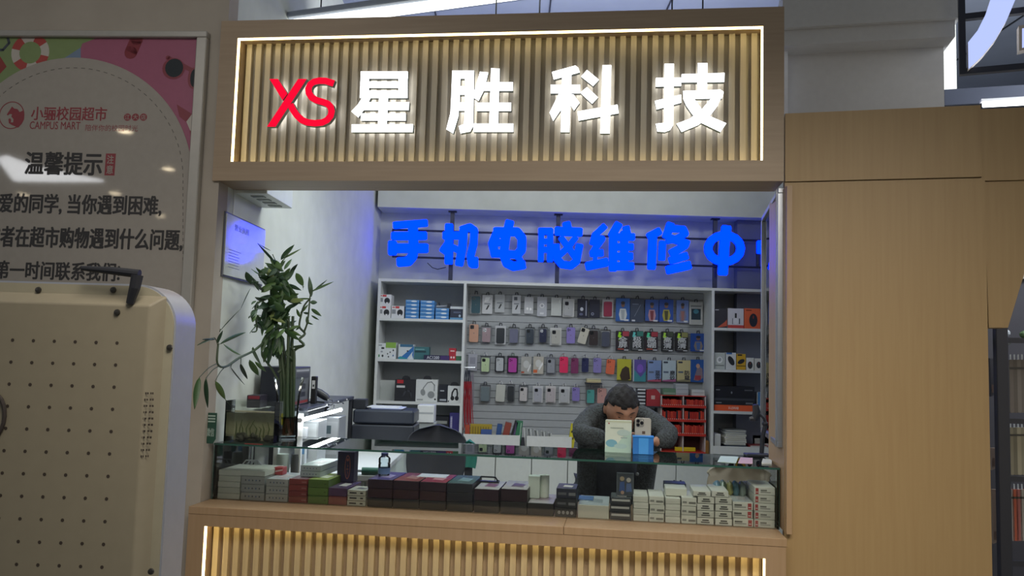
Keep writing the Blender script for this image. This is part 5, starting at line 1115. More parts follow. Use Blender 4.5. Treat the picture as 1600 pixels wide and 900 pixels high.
# curled stems at right
cz = lambda x, y: (290 + x / 3.46, 380 + y / 3.46)
def pz(x, y, dy=0.0): a, b = cz(x, y); return pv(a, b, dy)
stalk([pz(540, 740), pz(560, 640, .02), pz(575, 600, .02), pz(600, 570, .0), pz(640, 550, -.02), pz(615, 520, -.01), pz(645, 490, .01), pz(620, 460, 0), pz(615, 440, 0), pz(622, 400), pz(640, 340), pz(672, 300)], .008, .004)
stalk([pz(585, 740), pz(585, 620), pz(588, 590)], .007, .006)
stalk([pz(500, 700), pz(545, 655, .02), pz(575, 630, 0), pz(545, 600, -.02), pz(560, 565, 0), pz(590, 560, .02), pz(640, 552, 0)], .007, .005)
stalk([pz(640, 480), pz(655, 440), pz(665, 380), pz(672, 300), pz(680, 240)], .005, .003)
stalk([pz(575, 540), pz(582, 480), pz(560, 430), pz(545, 410)], .003, .002)
# arching stem to the left
stalk([pz(500, 740), pz(460, 670, -.01), pz(420, 620, -.02), pz(412, 590, -.02), pz(415, 550, -.02)], .006, .004)
stalk([pz(430, 530, -.02), pz(370, 580, -.03), pz(290, 620, -.04), pz(215, 668, -.05), pz(172, 650, -.05), pz(175, 560, -.05), pz(180, 545, -.05)], .006, .0035)
stalk([pz(440, 300, -.0), pz(385, 330, -.0), pz(380, 400, 0), pz(385, 470, 0), pz(360, 480)], .005, .003)
stalk([pz(500, 260), pz(500, 180), pz(495, 120), pz(470, 60)], .004, .002)
stalk([pz(500, 180), pz(515, 120), pz(525, 90)], .003, .002)
for (a, b, w) in [((190, 470), (300, 352), .010), ((185, 545), (325, 482), .026), ((175, 540), (200, 472), .020), ((205, 545), (300, 605), .020), ((155, 510), (62, 552), .010), ((160, 520), (90, 520), .008), ((75, 725), (48, 898), .024), ((110, 730), (120, 890), .020), ((160, 745), (215, 845), .022), ((215, 845), (245, 880), .007), ((245, 670), (320, 765), .014), ((298, 650), (335, 735), .022), ((345, 630), (395, 715), .028), ((365, 560), (412, 665), .034), ((375, 640), (435, 695), .016)]:
    leaf(pz(*a, -.04), pz(*b, -.05 + random.uniform(-.01, .01)), w * 1.05, leafs[2] if w < .015 else None)
for (a, b) in [((170, 650), (75, 725)), ((180, 665), (110, 730)), ((215, 668), (160, 745)), ((250, 655), (245, 670)), ((175, 560), (155, 510)), ((185, 480), (190, 470)), ((300, 610), (298, 650))]:
    stalk([pz(*a, -.05), (pz(*a, -.05) + pz(*b, -.045)) / 2 + Vector((0, 0, .008)), pz(*b, -.04)], .002, .0015, 'leaf_stalk')
top = [((490, 110), (388, 0), .012), ((515, 90), (588, 8), .028), ((525, 85), (625, 30), .010), ((515, 105), (540, 80), .006), ((680, 290), (668, 180), .022), ((682, 260), (800, 208), .012), ((690, 260), (765, 198), .008), ((680, 300), (590, 300), .008), ((672, 320), (712, 320), .020), ((680, 355), (735, 395), .018), ((680, 390), (722, 415), .010), ((665, 380), (635, 375), .012), ((660, 440), (655, 395), .016), ((660, 430), (690, 440), .008), ((620, 400), (600, 355), .016), ((620, 380), (665, 330), .012), ((620, 450), (595, 470), .010), ((350, 245), (300, 350), .008), ((460, 40), (390, 0), .008)]
for a, b, w in top: leaf(pz(*a), pz(*b, random.uniform(-.03, .03)), w)
# dense crown
random.seed(21)
for i in range(125):
    cx_, cy_ = random.gauss(485, 50), random.uniform(130, 470)
    if cy_ > 330: cx_ = 485 + (cx_ - 485) * .6
    ang_ = random.uniform(0, 2 * math.pi); ln = random.uniform(60, 115)
    if random.random() < .5: ang_ = random.choice([-1, 1]) * random.uniform(.2, 1.2) - math.pi / 2 + random.choice([0, 0, math.pi])
    bx, by = cx_ + ln * math.cos(ang_), cy_ + ln * math.sin(ang_) * .9
    bx = min(max(bx, 355), 640)
    leaf(pz(cx_, cy_, random.uniform(-.05, .06)), pz(bx, max(by, 85), random.uniform(-.09, .09)), random.uniform(.016, .032), leafs[4] if i % 30 == 3 else None)
for i in range(22):
    cx_, cy_ = random.uniform(440, 520), random.uniform(470, 560)
    leaf(pz(cx_, cy_, -.03), pz(cx_ + random.uniform(-35, 30), cy_ + random.uniform(60, 110), random.uniform(-.06, 0)), random.uniform(.02, .03))
for i in range(14):
    cx_, cy_ = random.uniform(372, 400), random.uniform(300, 460)
    leaf(pz(cx_, cy_), pz(cx_ + random.uniform(-50, 40), cy_ + random.uniform(10, 60), random.uniform(-.03, .03)), random.uniform(.014, .028))

# ================================================================ LEFT WALL THINGS
def lw_(u, v, z): return LW.w(u, v, z)
# certificate board
(ua, zt_), (ub, zt2) = LW.p(352, 331, -.01), LW.p(414, 357, -.01); zb_ = (LW.p(345, 431, -.01)[1]); zc = (zt_ + zt2) / 2
cb = thing('certificate_board', 'glossy framed white certificate board on the left wall above the plant', 'certificate', lw_((ua + ub) / 2, 0, zb_), ang)
w = ub - ua; H = zc - zb_
# the wall's face looks to +x: the board hangs on the side v < 0
MB().cbox(-w / 2, w / 2, -.012, -.001, 0, H, M('#5b5d66', .4), .002).build('frame', cb)
m = MB(); m.box(-w / 2 + .008, w / 2 - .008, -.016, -.012, .008, H - .008, M('#c2c6c6', .08, 0, .8))
for i in range(7): m.rect(-w / 2 + .05, -w / 2 + .05 + random.uniform(.1, .16), H * .16 + i * .013, H * .16 + i * .013 + .003, -.0164, M('#6c7078', .4))
m.text('营业执照', -w * .3, w * .05, H * .76, H * .86, -.0164, M('#55606c', .4), .01); m.build('certificate_sheet', cb)
m = MB().tube([(-w * .30, -.006, H), (-w * .30, -.006, H + .16)], .003, white, 6); m.build('hanging_cord', cb)
# white wall box up under the sign
zb_ = 2.21
wb = thing('wall_cabinet', 'white louvred metal box fixed high on the left wall just behind the sign', 'wall box', lw_(.35, 0, zb_), ang)
m = MB().cbox(-.25, .13, -.155, -.001, 0, .36, M('#c9cfcb', .4), .003); m.build('body', wb)
m = MB(); 
for i in range(4): m.box(-.2 + i * .08, -.16 + i * .08, -.12, -.06, -.003, 0, M('#6f7775', .5))
m.build('vents', wb)

# ================================================================ WORKBENCH, HUTCH AND WHAT STANDS ON THEM
wbz = 0.90
wk = thing('workbench', 'white workbench with panelled front along the left wall', 'workbench', (-.86, 4.95, 0))
MB().cbox(-.29, .22, -.80, .95, wbz - .03, wbz, white, .003).build('top', wk)
for x_, y_ in ((-.26, -.77), (.19, -.77), (-.26, .9), (.19, .9)): MB().box(x_ - .02, x_ + .02, y_ - .02, y_ + .02, 0, wbz - .03, white).build('leg', wk)
MB().cbox(.20, .215, -.74, .87, .1, wbz - .03, M('#c3cfc6', .4), .002).build('side_panel', wk)
MB().cbox(-.23, .16, -.79, -.775, .1, wbz - .03, M('#bcc8c0', .4), .002).build('end_panel', wk)
# hutch: dark upper board on posts with led tubes
hz = 1.222
ht = thing('bench_hutch', 'dark-edged shelf rack on posts over the workbench', 'rack', (-1.08, 4.74, wbz))
def hpz(z): return z - wbz
MB().cbox(-.09, .095, -.62, .60, hpz(hz) - .018, hpz(hz), M('#343945', .35), .002).build('top_board', ht)
for y_, xx_ in ((-.60, (-.075,)), (.58, (-.075, .08))):
    for x_ in xx_: MB().box(x_ - .012, x_ + .012, y_ - .012, y_ + .012, 0, hpz(hz) - .018, black).build('post', ht)
MB().box(-.085, -.08, -.58, .56, hpz(1.0), hpz(1.19), M('#7d8288', .5)).build('back_board', ht)
for y_ in (-.2, .1, .35): MB().cyl((.096, y_, hpz(hz) - .009), (.100, y_, hpz(hz) - .009), .006, M('#d6d8dc', .3), 10).build('rivet', ht)
# led tube (its mirror image shows in the glass top)
tb_ = EM('#f4fbff', 22.0, (.93, .98, 1.0))
lx, y0_, y1_, z_ = -1.0, 4.02, 4.83, 1.169
tl = thing('bench_tube_light', 'bright slim white tube light slung under the dark rack board', 'tube light', (lx + .005, (y0_ + y1_) / 2, z_))
MB().cyl((0, -.40, 0), (.03, .40, 0), .009, tb_, 12).build('tube', tl)
for y_, x_ in ((-.41, 0), (.41, .03)): MB().cyl((x_, y_ - .008, 0), (x_, y_ + .008, 0), .012, M('#b8bcc2', .3), 12).build('end_cap', tl)
for y_ in (-.3, .3): MB().cyl((.012, y_, .009), (.012, y_, hz - .018 - z_), .003, dark, 6).build('hanger', tl)
# black case (pc) on the hutch and small things
def solid(name, lab, cat, x0, x1_, y0, y1, D_, dep, h, z=None, prints=(), bev=.003, side=None, rz=0.0):
    f = BK(D_); ua, za = f.p(x0, y1); ub, zb_ = f.p(x1_, y1); zt_ = f.p((x0 + x1_) / 2, y0)[1]; z0 = (za + zb_) / 2 if z is None else z; w = ub - ua; H = zt_ - z0
    m = MB().cbox(-w / 2, w / 2, 0, dep, 0, H, M(h, .45), bev); draw(m, prints, -w / 2, w / 2, 0, H)
    return tag(m.build(name, loc=((ua + ub) / 2, D_, z0), rz=rz), lab, cat)
pc_ = solid('computer_case', 'black upright computer case with grey ribbed right end on the dark rack', 'computer', 405, 458, 573, 631, 4.16, .33, '#232733', hz, [] and [('r', .72, .02, .98, .98, '#6b6e74'), ('r', .75, .62, .95, .8, '#4c4f57'), ('e', .83, .48, .03, .06, '#3a3d44'), ('e', .83, .28, .03, .06, '#3a3d44'), ('r', .76, .84, .94, .9, '#9a9ca0'), ('r', .74, .05, .96, .12, '#8c3b3c')])
xe = pc_.dimensions.x / 2; he = pc_.dimensions.z; m = MB()
for (a, b, c_, d_, h) in ((.02, .98, .03, .97, '#5f6268'), (.1, .9, .70, .84, '#44474f'), (.1, .9, .88, .93, '#9a9ca0'), (.3, .7, .42, .56, '#35383f'), (.3, .7, .22, .34, '#35383f'), (.1, .9, .05, .12, '#8c3b3c')):
    q_ = .0006 + .0004 * (h != '#5f6268'); m.add([(xe + q_, .33 * a, he * c_), (xe + q_, .33 * b, he * c_), (xe + q_, .33 * b, he * d_), (xe + q_, .33 * a, he * d_)], [(0, 1, 2, 3)], M(h, .4))
m.build('end_panel', pc_)
solid('red_black_box', 'small black box with red lid left of the computer case', 'box', 385, 406, 614, 634, 4.0, .12, '#23202a', None, [('r', .1, .7, .95, .95, '#7c2836')])
o = [o for o in COL.objects if o.name.startswith('red_black_box')][0]; o.location.z = hz
dm = solid('digital_meter', 'small black meter with white display on the rack end', 'meter', 485, 493, 588, 620, 4.45, .04, '#16181d', hz, [('r', .2, .55, .8, .85, '#cfd4d8'), ('r', .35, .62, .65, .7, '#3a3e44')])
# heat gun lying
hg = thing('hot_air_gun', 'black hot-air gun with curled cable lying on the rack end', 'hot air gun', (BK(4.6).p(500, 612)[0], 4.6, hz))
kh = 1300 / 4.6; q_ = lambda x, y: ((x - 500) / kh, 0, (616 - y) / kh)
MB().tube([q_(488, 596), q_(500, 602), q_(510, 608), q_(514, 611)], [.016, .022, .02, .012], black, 12).build('body', hg, smooth=True)
MB().tube([q_(513, 610), q_(519, 612), q_(521, 618), q_(517, 622)], .004, black, 6).build('cable', hg, smooth=True)
MB().tube([q_(490, 616), q_(502, 617), q_(518, 622), q_(512, 626)], .007, M('#252a38', .5), 6).build('cradle', hg, smooth=True)
m = MB().tube([(-.1, 0, .004), (-.02, .02, .006), (.05, -.01, .005), (.10, .01, .004), (.13, -.02, .004)], .005, M('#262a36', .5), 6)
tag(m.build('coiled_lead', loc=(BK(4.5).p(500, 622)[0], 4.5, hz + .001)), 'dark lead lying along the rack end below the hot-air gun', 'lead')
# under the hutch: white and grey apparatus, then white strips as vase highlights
solid('storage_box', 'pale grey box under the tube light by the vase', 'box', 468, 496, 658, 700, 4.35, .2, '#9fa5a8', wbz, [('r', .1, .55, .9, .95, '#b9c0c2'), ('r', .2, .2, .5, .4, '#6f7a86')])
solid('power_supply', 'silver-grey bench power supply under the tube light', 'power supply', 498, 528, 652, 700, 4.75, .2, '#7c8084', wbz, [('r', .05, .1, .95, .9, '#8e9296'), ('e', .25, .3, .06, .06, '#3a3e44'), ('e', .55, .3, .06, .06, '#3a3e44'), ('r', .15, .6, .6, .8, '#3a4a50')])
solid('blue_label_jar', 'white jar with blue label under the tube light', 'jar', 466, 477, 668, 700, 4.2, .04, '#c9d0d4', wbz, [('r', .1, .4, .9, .65, '#5a8fc0')])
solid('vase_highlight', 'white slim upright strip added as painted highlight behind the vase', 'stand', 427, 435, 648, 700, 4.08, .03, '#eef2f0', wbz)  # slim white solid added to paint the left glass highlight of the vase
solid('vase_highlight', 'white slim upright strip added as painted highlight just right of the vase', 'stand', 460, 470, 646, 700, 4.08, .03, '#eef2f0', wbz)  # second added white solid, stands in for the highlight at the right
# printer
zb_ = wbz
pX0, pzb = BK(5.25).p(548, 692); pX1 = BK(5.25).p(646, 692)[0]; pzt = BK(5.25).p(600, 641)[1]
pn = thing('printer', 'large black desktop printer with pale output slot', 'printer', ((pX0 + pX1) / 2, 5.25, zb_)); w = (pX1 - pX0) / 2; H = pzt - zb_
MB().cbox(-w, w, 0, .32, .0, H * .62, M('#20252f', .4), .008).build('body', pn)
MB().cbox(-w * .98, w * .98, .005, .31, H * .64, H, M('#2a303c', .35), .012).build('lid', pn)
MB().cbox(-w * .82, w * .1, -.06, 0, H * .16, H * .2, M('#b9c0bd', .4), .002).build('output_tray', pn)
MB().cyl((-w * .35, -.045, H * .17), (-w * .35, -.045, H * .12), .02, M('#a9b0ad', .4), 12).build('tray_foot', pn)
solid('charger_block', 'small black block standing at the left end of the printer top', 'block', 551, 571, 624, 641, 5.3, .1, '#1c2029', pzt)
kp = BK(5.3)
X_, Z_ = kp.p(605, 640)
m = MB().cbox(-.11, .09, 0, .18, 0, .006, M('#3b4668', .5), .001); m.cbox(-.10, .10, .01, .2, .006, .012, M('#b6bfd8', .5), .001); m.cbox(-.13, .07, .02, .2, .012, .016, M('#c7cbce', .5), .001)
tag(m.build('paper_pile', loc=(X_, 5.28, pzt)), 'loose blue and white papers lying on the printer lid', 'papers')
m = thing('paper_ream_box', 'white carton with grey band behind the printer', 'box', (kp.p(655, 657)[0], 5.7, wbz))
a_, b_ = BK(5.7).p(641, 657)[0], BK(5.7).p(667, 657)[0]; zt_ = BK(5.7).p(655, 633)[1]; zq = BK(5.7).p(655, 660)[1]
MB().cbox(-.07, .07, 0, .12, 0, zq - wbz, M('#8f9698', .5), .003).build('lower_carton', m); q1 = MB().cbox(-(b_ - a_) / 2, (b_ - a_) / 2, -.01, .16, zq - wbz, zt_ - wbz, M('#c6cacc', .45), .003); q1.rect(-(b_ - a_) / 2 + .005, (b_ - a_) / 2 - .005, (zt_ + zq) / 2 - wbz, (zt_ + zq) / 2 - wbz + .012, -.0108, M('#9aa0a6', .5)); q1.build('upper_carton', m)
# green rolled sleeve and small things seen through the glass
X_, Z_ = BK(4.15).p(580, 711)
m = MB().cyl((-.045, 0, .018), (.04, 0, .018), .018, M('#2e6455', .4), 14); m.cyl((-.085, 0, .018), (-.045, 0, .018), .006, M('#8c9094', .4), 10)
tag(m.build('green_handle_tool', loc=(X_, 4.17, wbz)), 'tool with thick dark green handle lying on the workbench', 'tool')
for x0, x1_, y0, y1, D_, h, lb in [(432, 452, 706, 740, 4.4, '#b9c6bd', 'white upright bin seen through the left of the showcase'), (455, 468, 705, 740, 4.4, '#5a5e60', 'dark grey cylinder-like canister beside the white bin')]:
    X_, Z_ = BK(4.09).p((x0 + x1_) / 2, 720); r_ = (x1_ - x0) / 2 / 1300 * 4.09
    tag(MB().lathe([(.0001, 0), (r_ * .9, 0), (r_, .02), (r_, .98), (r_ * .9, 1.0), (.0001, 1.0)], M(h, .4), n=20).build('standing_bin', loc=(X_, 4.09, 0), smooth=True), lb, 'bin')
m = MB()
for i in range(3): m.tube([(-.05 + .02 * i, 0, 0), (-.03 + .02 * i, .01, .028), (.03, 0, .030), (.06 - .01 * i, 0, 0)], .003, M('#c9ccce', .3), 6)
tag(m.build('white_cable_coil', loc=FA.w(FA.p(392, 735, .3)[0], .30, zt1_ + .012), rz=FA.rot()), 'loose white cable coil lying on the left cream cartons', 'cable')

# ================================================================ CHAIRS behind the counter
def office_chair(name, lab, x0, x1_, y0, y1, D_, h, rz=0.0):
    f = BK(D_); ua, zb_ = f.p(x0, y1); ub, _ = f.p(x1_, y1); zt_ = f.p((x0 + x1_) / 2, y0)[1]; w = (ub - ua) / 2; H = zt_ - zb_
    t_ = thing(name, lab, 'chair', ((ua + ub) / 2, D_, 0), rz); mt = M(h, .7)
    pts = []; N = 16
    m = MB(); rows = []
    for i in range(N + 1):
        a = i / N; z = zb_ + H * a; ww = w * (0.86 + .14 * math.sin(math.pi * min(a * 1.2, 1)) if a < .72 else math.sqrt(max(0, 1 - ((a - .72) / .285) ** 2)) * 1.0)
        rows.append([(ww * math.cos(2 * math.pi * j / 20), .05 * math.sin(2 * math.pi * j / 20) + .10 * (math.cos(2 * math.pi * j / 20) ** 2) * -1 + .03 * a, z) for j in range(20)])
    m.ring(rows, mt); m.build('backrest', t_, smooth=True)
    sh = min(.46, zb_ - .12)
    MB().cbox(-w * .95, w * .95, -.46, .0, sh, sh + .07, mt, .02).build('seat', t_)
    MB().box(-.025, .025, .0, .03, sh + .02, zb_ + .12, black).build('back_bar', t_)
    MB().cyl((0, -.2, .09), (0, -.2, sh), .028, M('#3a3d42', .4, .6), 12).build('gas_post', t_)
    for k in range(5):
        a = 2 * math.pi * k / 5; MB().tube([(0, -.2, .1), (.2 * math.cos(a), -.2 + .2 * math.sin(a), .07)], [.025, .016], black, 8).build('leg', t_)
        MB().ell((.2 * math.cos(a), -.2 + .2 * math.sin(a), .03), (.028, .028, .03), black, 10, 6).build('caster', t_)
    return t_
office_chair('office_chair', 'black fabric office chair with rounded back behind the counter', 636, 728, 664, 750, 4.75, '#1d222c')
office_chair('office_chair', 'chair with round teal back half hidden behind the black chair', 718, 746, 688, 728, 5.3, '#1f6a5e')
office_chair('office_chair', 'chair with a broad beige rounded back at the right behind the showcase', 1098, 1192, 722, 778, 4.5, '#8b8474')
# ================================================================ PERSON leaning over the counter with a phone
PX, PY = .545, 4.12
pe = thing('person', 'person in grey knitted cardigan leaning over counter, holding a phone before the face', 'person', (PX, PY + .25, 0))
OX, OY = PX, PY + .25
def skinmesh(name, verts, edges, radii, mat, root, sub=2):
    me = bpy.data.meshes.new(name); me.from_pydata([(x - OX, y - OY, z) for x, y, z in verts], edges, []); me.materials.append(mat)
    o = bpy.data.objects.new(name, me); COL.objects.link(o)
    sk = o.modifiers.new('skin', 'SKIN'); sk.use_smooth_shade = True
    if not me.skin_vertices: 
        pass
    for v, r in zip(me.skin_vertices[0].data, radii): v.radius = r if isinstance(r, tuple) else (r, r)
    for i, v in enumerate(me.skin_vertices[0].data): v.use_root = (i == root)
    sb = o.modifiers.new('sub', 'SUBSURF'); sb.levels = sub; sb.render_levels = sub
    dg = bpy.context.evaluated_depsgraph_get(); m2 = bpy.data.meshes.new_from_object(o.evaluated_get(dg))
    bpy.data.objects.remove(o); return m2
hx, hy, hz_ = .545, 4.06, 1.262     # head centre
skin = NOISE('skin_tone', '#8a6450', '#956e58', 30, .55, .02)
# skeleton: pelvis, spine, chest, neck, head base
LS, RS = (hx - .132, 4.18, 1.222), (hx + .142, 4.18, 1.222)
LE, RE = (hx - .205, 3.95, 1.150), (hx + .215, 3.95, 1.150)
Lw, Rw = (hx - .07, 3.86, 1.135), (hx + .125, 3.855, 1.125)
V = [(hx, 4.50, .86), (hx, 4.40, 1.00), (hx, 4.28, 1.12), (hx, 4.20, 1.19), (hx, 4.13, 1.215), (hx, 4.09, 1.235),
     LS, LE, Lw, RS, RE, Rw,
     (hx - .10, 4.50, .80), (hx - .10, 4.40, .46), (hx - .11, 4.50, .09), (hx - .11, 4.40, .03),
     (hx + .10, 4.50, .80), (hx + .10, 4.40, .46), (hx + .11, 4.50, .09), (hx + .11, 4.40, .03)]
E_ = [(0, 1), (1, 2), (2, 3), (3, 4), (4, 5), (3, 6), (6, 7), (7, 8), (3, 9), (9, 10), (10, 11), (0, 12), (12, 13), (13, 14), (14, 15), (0, 16), (16, 17), (17, 18), (18, 19)]
R_b = [(.12, .10), (.11, .09), (.11, .09), (.09, .07), (.055, .055), (.05, .05), .035, .032, .024, .035, .032, .024, .08, .055, .04, .035, .08, .055, .04, .035]
body = skinmesh('body', V, E_, R_b, skin, 0)
# hands: palm and five fingers each, right hand round the phone
def hand(base, fdir, up, curl, spread, flip):
    f = Vector(fdir).normalized(); u = Vector(up).normalized(); s_ = f.cross(u).normalized() * flip
    b = Vector(base); Vv = [b, b + f * .045, b + f * .085]; Ee = [(0, 1), (1, 2)]; Rr = [.02, (.026, .014), (.034, .012)]
    for i, (ln, off) in enumerate([(.068, -.030), (.075, -.010), (.070, .010), (.055, .030)]):
        p = b + f * .085 + s_ * off; k = len(Vv); Vv.append(p); Ee.append((2, k)); Rr.append(.0095); d = f.copy()
        for j in range(3):
            d = (d * math.cos(curl) + u * -math.sin(curl)).normalized(); p = p + d * ln * (.42, .32, .26)[j]; Vv.append(p); Ee.append((k + j, k + j + 1)); Rr.append(.0088 - .001 * j)
    k = len(Vv); p = b + f * .025 - s_ * .022; Vv.append(p); Ee.append((1, k)); Rr.append(.012)
    p = p + (f * .6 - s_ * .6 - u * .3).normalized() * .035; Vv.append(p); Ee.append((k, k + 1)); Rr.append(.0105)
    p = p + (f * .8 - s_ * .1 - u * .5).normalized() * .03; Vv.append(p); Ee.append((k + 1, k + 2)); Rr.append(.009)
    return skinmesh('hand', [tuple(q) for q in Vv], Ee, Rr, skin, 0, 1)
h1 = hand(Rw, (-1, -.12, .12), (.0, 1, .1), .35, 0, 1)
h2 = hand(Lw, (1, .05, .0), (0, .2, 1), .4, 0, -1)
# head: one continuous shaped surface, chin tucked down towards the phone
bm = bmesh.new(); tmp = bpy.data.meshes.new('t')
def put(me, mat4=None):
    k = bmesh.new(); k.from_mesh(me)
    if mat4: bmesh.ops.transform(k, matrix=mat4, verts=k.verts)
    t2 = bpy.data.meshes.new('t2'); k.to_mesh(t2); k.free(); bm.from_mesh(t2); bpy.data.meshes.remove(t2)
for me_ in (body, h1, h2): put(me_)
def headpt(d):
    """skull and face, d unit vector; local axes: x right, -y face, z up"""
    x, y, z = d; r = Vector((x * .076, y * .098, z * .115))
    if z < 0: r.x *= 1 - .30 * (-z) ** 1.4; r.y *= 1 - .12 * (-z)
    if y < 0:
        r.y -= .017 * math.exp(-((x / .16) ** 2) - ((z + .12) / .22) ** 2)          # nose
        r.y -= .006 * math.exp(-((z - .22) / .10) ** 2) * math.exp(-((x / .6) ** 2))  # brow
        for sx in (-1, 1): r.y += .010 * math.exp(-(((x - sx * .38) / .17) ** 2) - ((z - .05) / .11) ** 2)  # eye sockets
        r.y -= .006 * math.exp(-((x / .22) ** 2) - ((z + .48) / .07) ** 2)            # lips
        r.y -= .008 * math.exp(-((x / .25) ** 2) - ((z + .85) / .15) ** 2)            # chin
    return r
tilt = Matrix.Rotation(math.radians(24), 4, 'X')
HM = Matrix.Translation((hx - OX, hy - OY, hz_)) @ Matrix.Rotation(.12, 4, 'Z') @ tilt
hb = bmesh.new(); bmesh.ops.create_uvsphere(hb, u_segments=48, v_segments=32, radius=1)
for v in hb.verts: v.co = headpt(v.co.normalized())
for sx in (-1, 1):
    er = bmesh.ops.create_uvsphere(hb, u_segments=12, v_segments=8, radius=1)
    for v in er['verts']: v.co = Vector((sx * .078 + v.co.x * .009, .008 + v.co.y * .016, .0 + v.co.z * .030))
bmesh.ops.transform(hb, matrix=HM, verts=hb.verts); t3 = bpy.data.meshes.new('t3'); hb.to_mesh(t3); hb.free(); bm.from_mesh(t3)
me = bpy.data.meshes.new('body'); bm.to_mesh(me); bm.free(); me.materials.clear(); me.materials.append(skin)
for p in me.polygons: p.use_smooth = True; p.material_index = 0
bo = bpy.data.objects.new('body', me); COL.objects.link(bo); bo.parent = pe
rm = bo.modifiers.new('join', 'REMESH'); rm.mode = 'VOXEL'; rm.voxel_size = .005; rm.use_smooth_shade = True
# face details
def onhead(x, z, off=.0008):
    d = Vector((x, -math.sqrt(max(0, 1 - x * x - z * z)), z)); p = headpt(d); return HM @ (p + Vector((0, -off - .001, 0)))
for sx in (-1, 1):
    m = MB(); m.tube([onhead(sx * (.38 + .07 * t_), .03 - .03 * (1 - t_ * t_), .001) for t_ in (-1, -.5, 0, .5, 1)], [.001, .0018, .002, .0018, .001], M('#2a1c1a', .6), 6); m.build('eyelid', pe)
for sx in (-1, 1):
    m = MB(); m.tube([onhead(sx * (.40 + .2 * t_), .22 + .03 * (1 - t_ * t_), .001) for t_ in (-1, -.5, 0, .5, 1)], [.001, .002, .0025, .002, .001], M('#241b1c', .7), 6); m.build('eyebrow', pe)
MB().tube([onhead(.22 * t_, -.49 - .02 * (1 - t_ * t_), .001) for t_ in (-1, -.5, 0, .5, 1)], [.001, .0025, .003, .0025, .001], M('#7a4642', .5), 6).build('lips', pe)
# hair: short black cap with swept fringe
hb = bmesh.new(); bmesh.ops.create_uvsphere(hb, u_segments=56, v_segments=36, radius=1)
rnd = random.Random(3)
for v in hb.verts:
    d = v.co.normalized(); p = headpt(d); lim = (.50 + .06 * math.sin(d.x * 9)) if d.y < -.1 else (-.35 + .0 if d.y > .3 else .44 - (d.y + .1) * 1.9)
    thick = .011 + .0015 * math.sin(d.x * 22 + d.y * 9) * max(0, d.z)
    thick += .004 * math.sin(d.x * 13 + 1.3) * math.sin(d.y * 11 + d.z * 7)
    if d.z < lim - .08: thick = -.008
    v.co = p * (1 + 0) + d * thick
bmesh.ops.transform(hb, matrix=HM, verts=hb.verts); t3 = bpy.data.meshes.new('hair'); hb.to_mesh(t3); hb.free()
hairm = NOISE('black_hair', '#07060a', '#121116', 90, .8, .5)
t3.materials.append(hairm)
for p in t3.polygons: p.use_smooth = True
ho = bpy.data.objects.new('hair', t3); COL.objects.link(ho); ho.parent = pe
# knitted cardigan over torso and arms, dark shirt front, dark trousers
knit = NOISE('grey_knit', '#1f2224', '#41474a', 110, .95, .9)
V2 = [(hx, 4.47, .90), (hx, 4.38, 1.02), (hx, 4.27, 1.125), (hx, 4.19, 1.175), LS, (hx - .180, 4.07, 1.18), LE, (hx - .16, 3.89, 1.142), (hx - .085, 3.865, 1.137), RS, (hx + .185, 4.07, 1.18), RE, (hx + .185, 3.90, 1.135), (hx + .135, 3.86, 1.126)]
V2[5] = (hx - .168, 4.08, 1.185); V2[10] = (hx + .180, 4.08, 1.185)
E2 = [(0, 1), (1, 2), (2, 3), (3, 4), (4, 5), (5, 6), (6, 7), (7, 8), (3, 9), (9, 10), (10, 11), (11, 12), (12, 13)]
R2 = [(.13, .11), (.13, .12), (.13, .125), (.135, .10), .066, .058, .052, .048, .040, .066, .058, .052, .046, .036]
cm_ = skinmesh('cardigan', V2, E2, R2, knit, 1)
for p in cm_.polygons: p.use_smooth = True
o = bpy.data.objects.new('cardigan', cm_); COL.objects.link(o); o.parent = pe
tx = bpy.data.textures.new('folds', 'CLOUDS'); tx.noise_scale = .05; d = o.modifiers.new('folds', 'DISPLACE'); d.texture = tx; d.strength = .018; d.mid_level = .5
# cardigan front panels hanging down to the hips
m = MB()
for sx, x0 in ((-1, -.15), (1, .165)):
    rows = []
    for i in range(8):
        a = i / 7; z = 1.12 - .42 * a; y = -.02 - .08 * (1 - a) ** 2 - .12 + .10 * a; xx = x0 * (1 - .12 * a)
        rows.append([(xx + .05 * math.cos(2 * math.pi * j / 14), y + .045 * math.sin(2 * math.pi * j / 14), z) for j in range(14)])
    m.ring(rows, knit)
m.build('cardigan_front', pe, smooth=True)
for (x_, z_) in ((.10, .94), (.115, .84)): MB().ell((x_, -.235 + (1.12 - z_) * .22, z_), (.009, .005, .009), M('#6d7274', .3), 10, 6).build('button', pe)
sh = NOISE('dark_shirt', '#1d212a', '#262b35', 30, .8, .2)
rows = []
for i in range(9):
    a = i / 8; z = 1.16 - .50 * a; y = -.06 + .10 * a; rows.append([((.145 - .01 * a) * math.cos(2 * math.pi * j / 24), y + .10 * math.sin(2 * math.pi * j / 24), z) for j in range(24)])
MB().ring(rows, sh).build('shirt', pe, smooth=True)
tr = skinmesh('trousers', [(hx, 4.50, .84), (hx - .10, 4.50, .78), (hx - .10, 4.40, .46), (hx - .11, 4.50, .08), (hx + .10, 4.50, .78), (hx + .10, 4.40, .46), (hx + .11, 4.50, .08)], [(0, 1), (1, 2), (2, 3), (0, 4), (4, 5), (5, 6)], [(.15, .12), .10, .075, .06, .10, .075, .06], M('#1f222a', .8), 0)
for p in tr.polygons: p.use_smooth = True
o = bpy.data.objects.new('trousers', tr); COL.objects.link(o); o.parent = pe
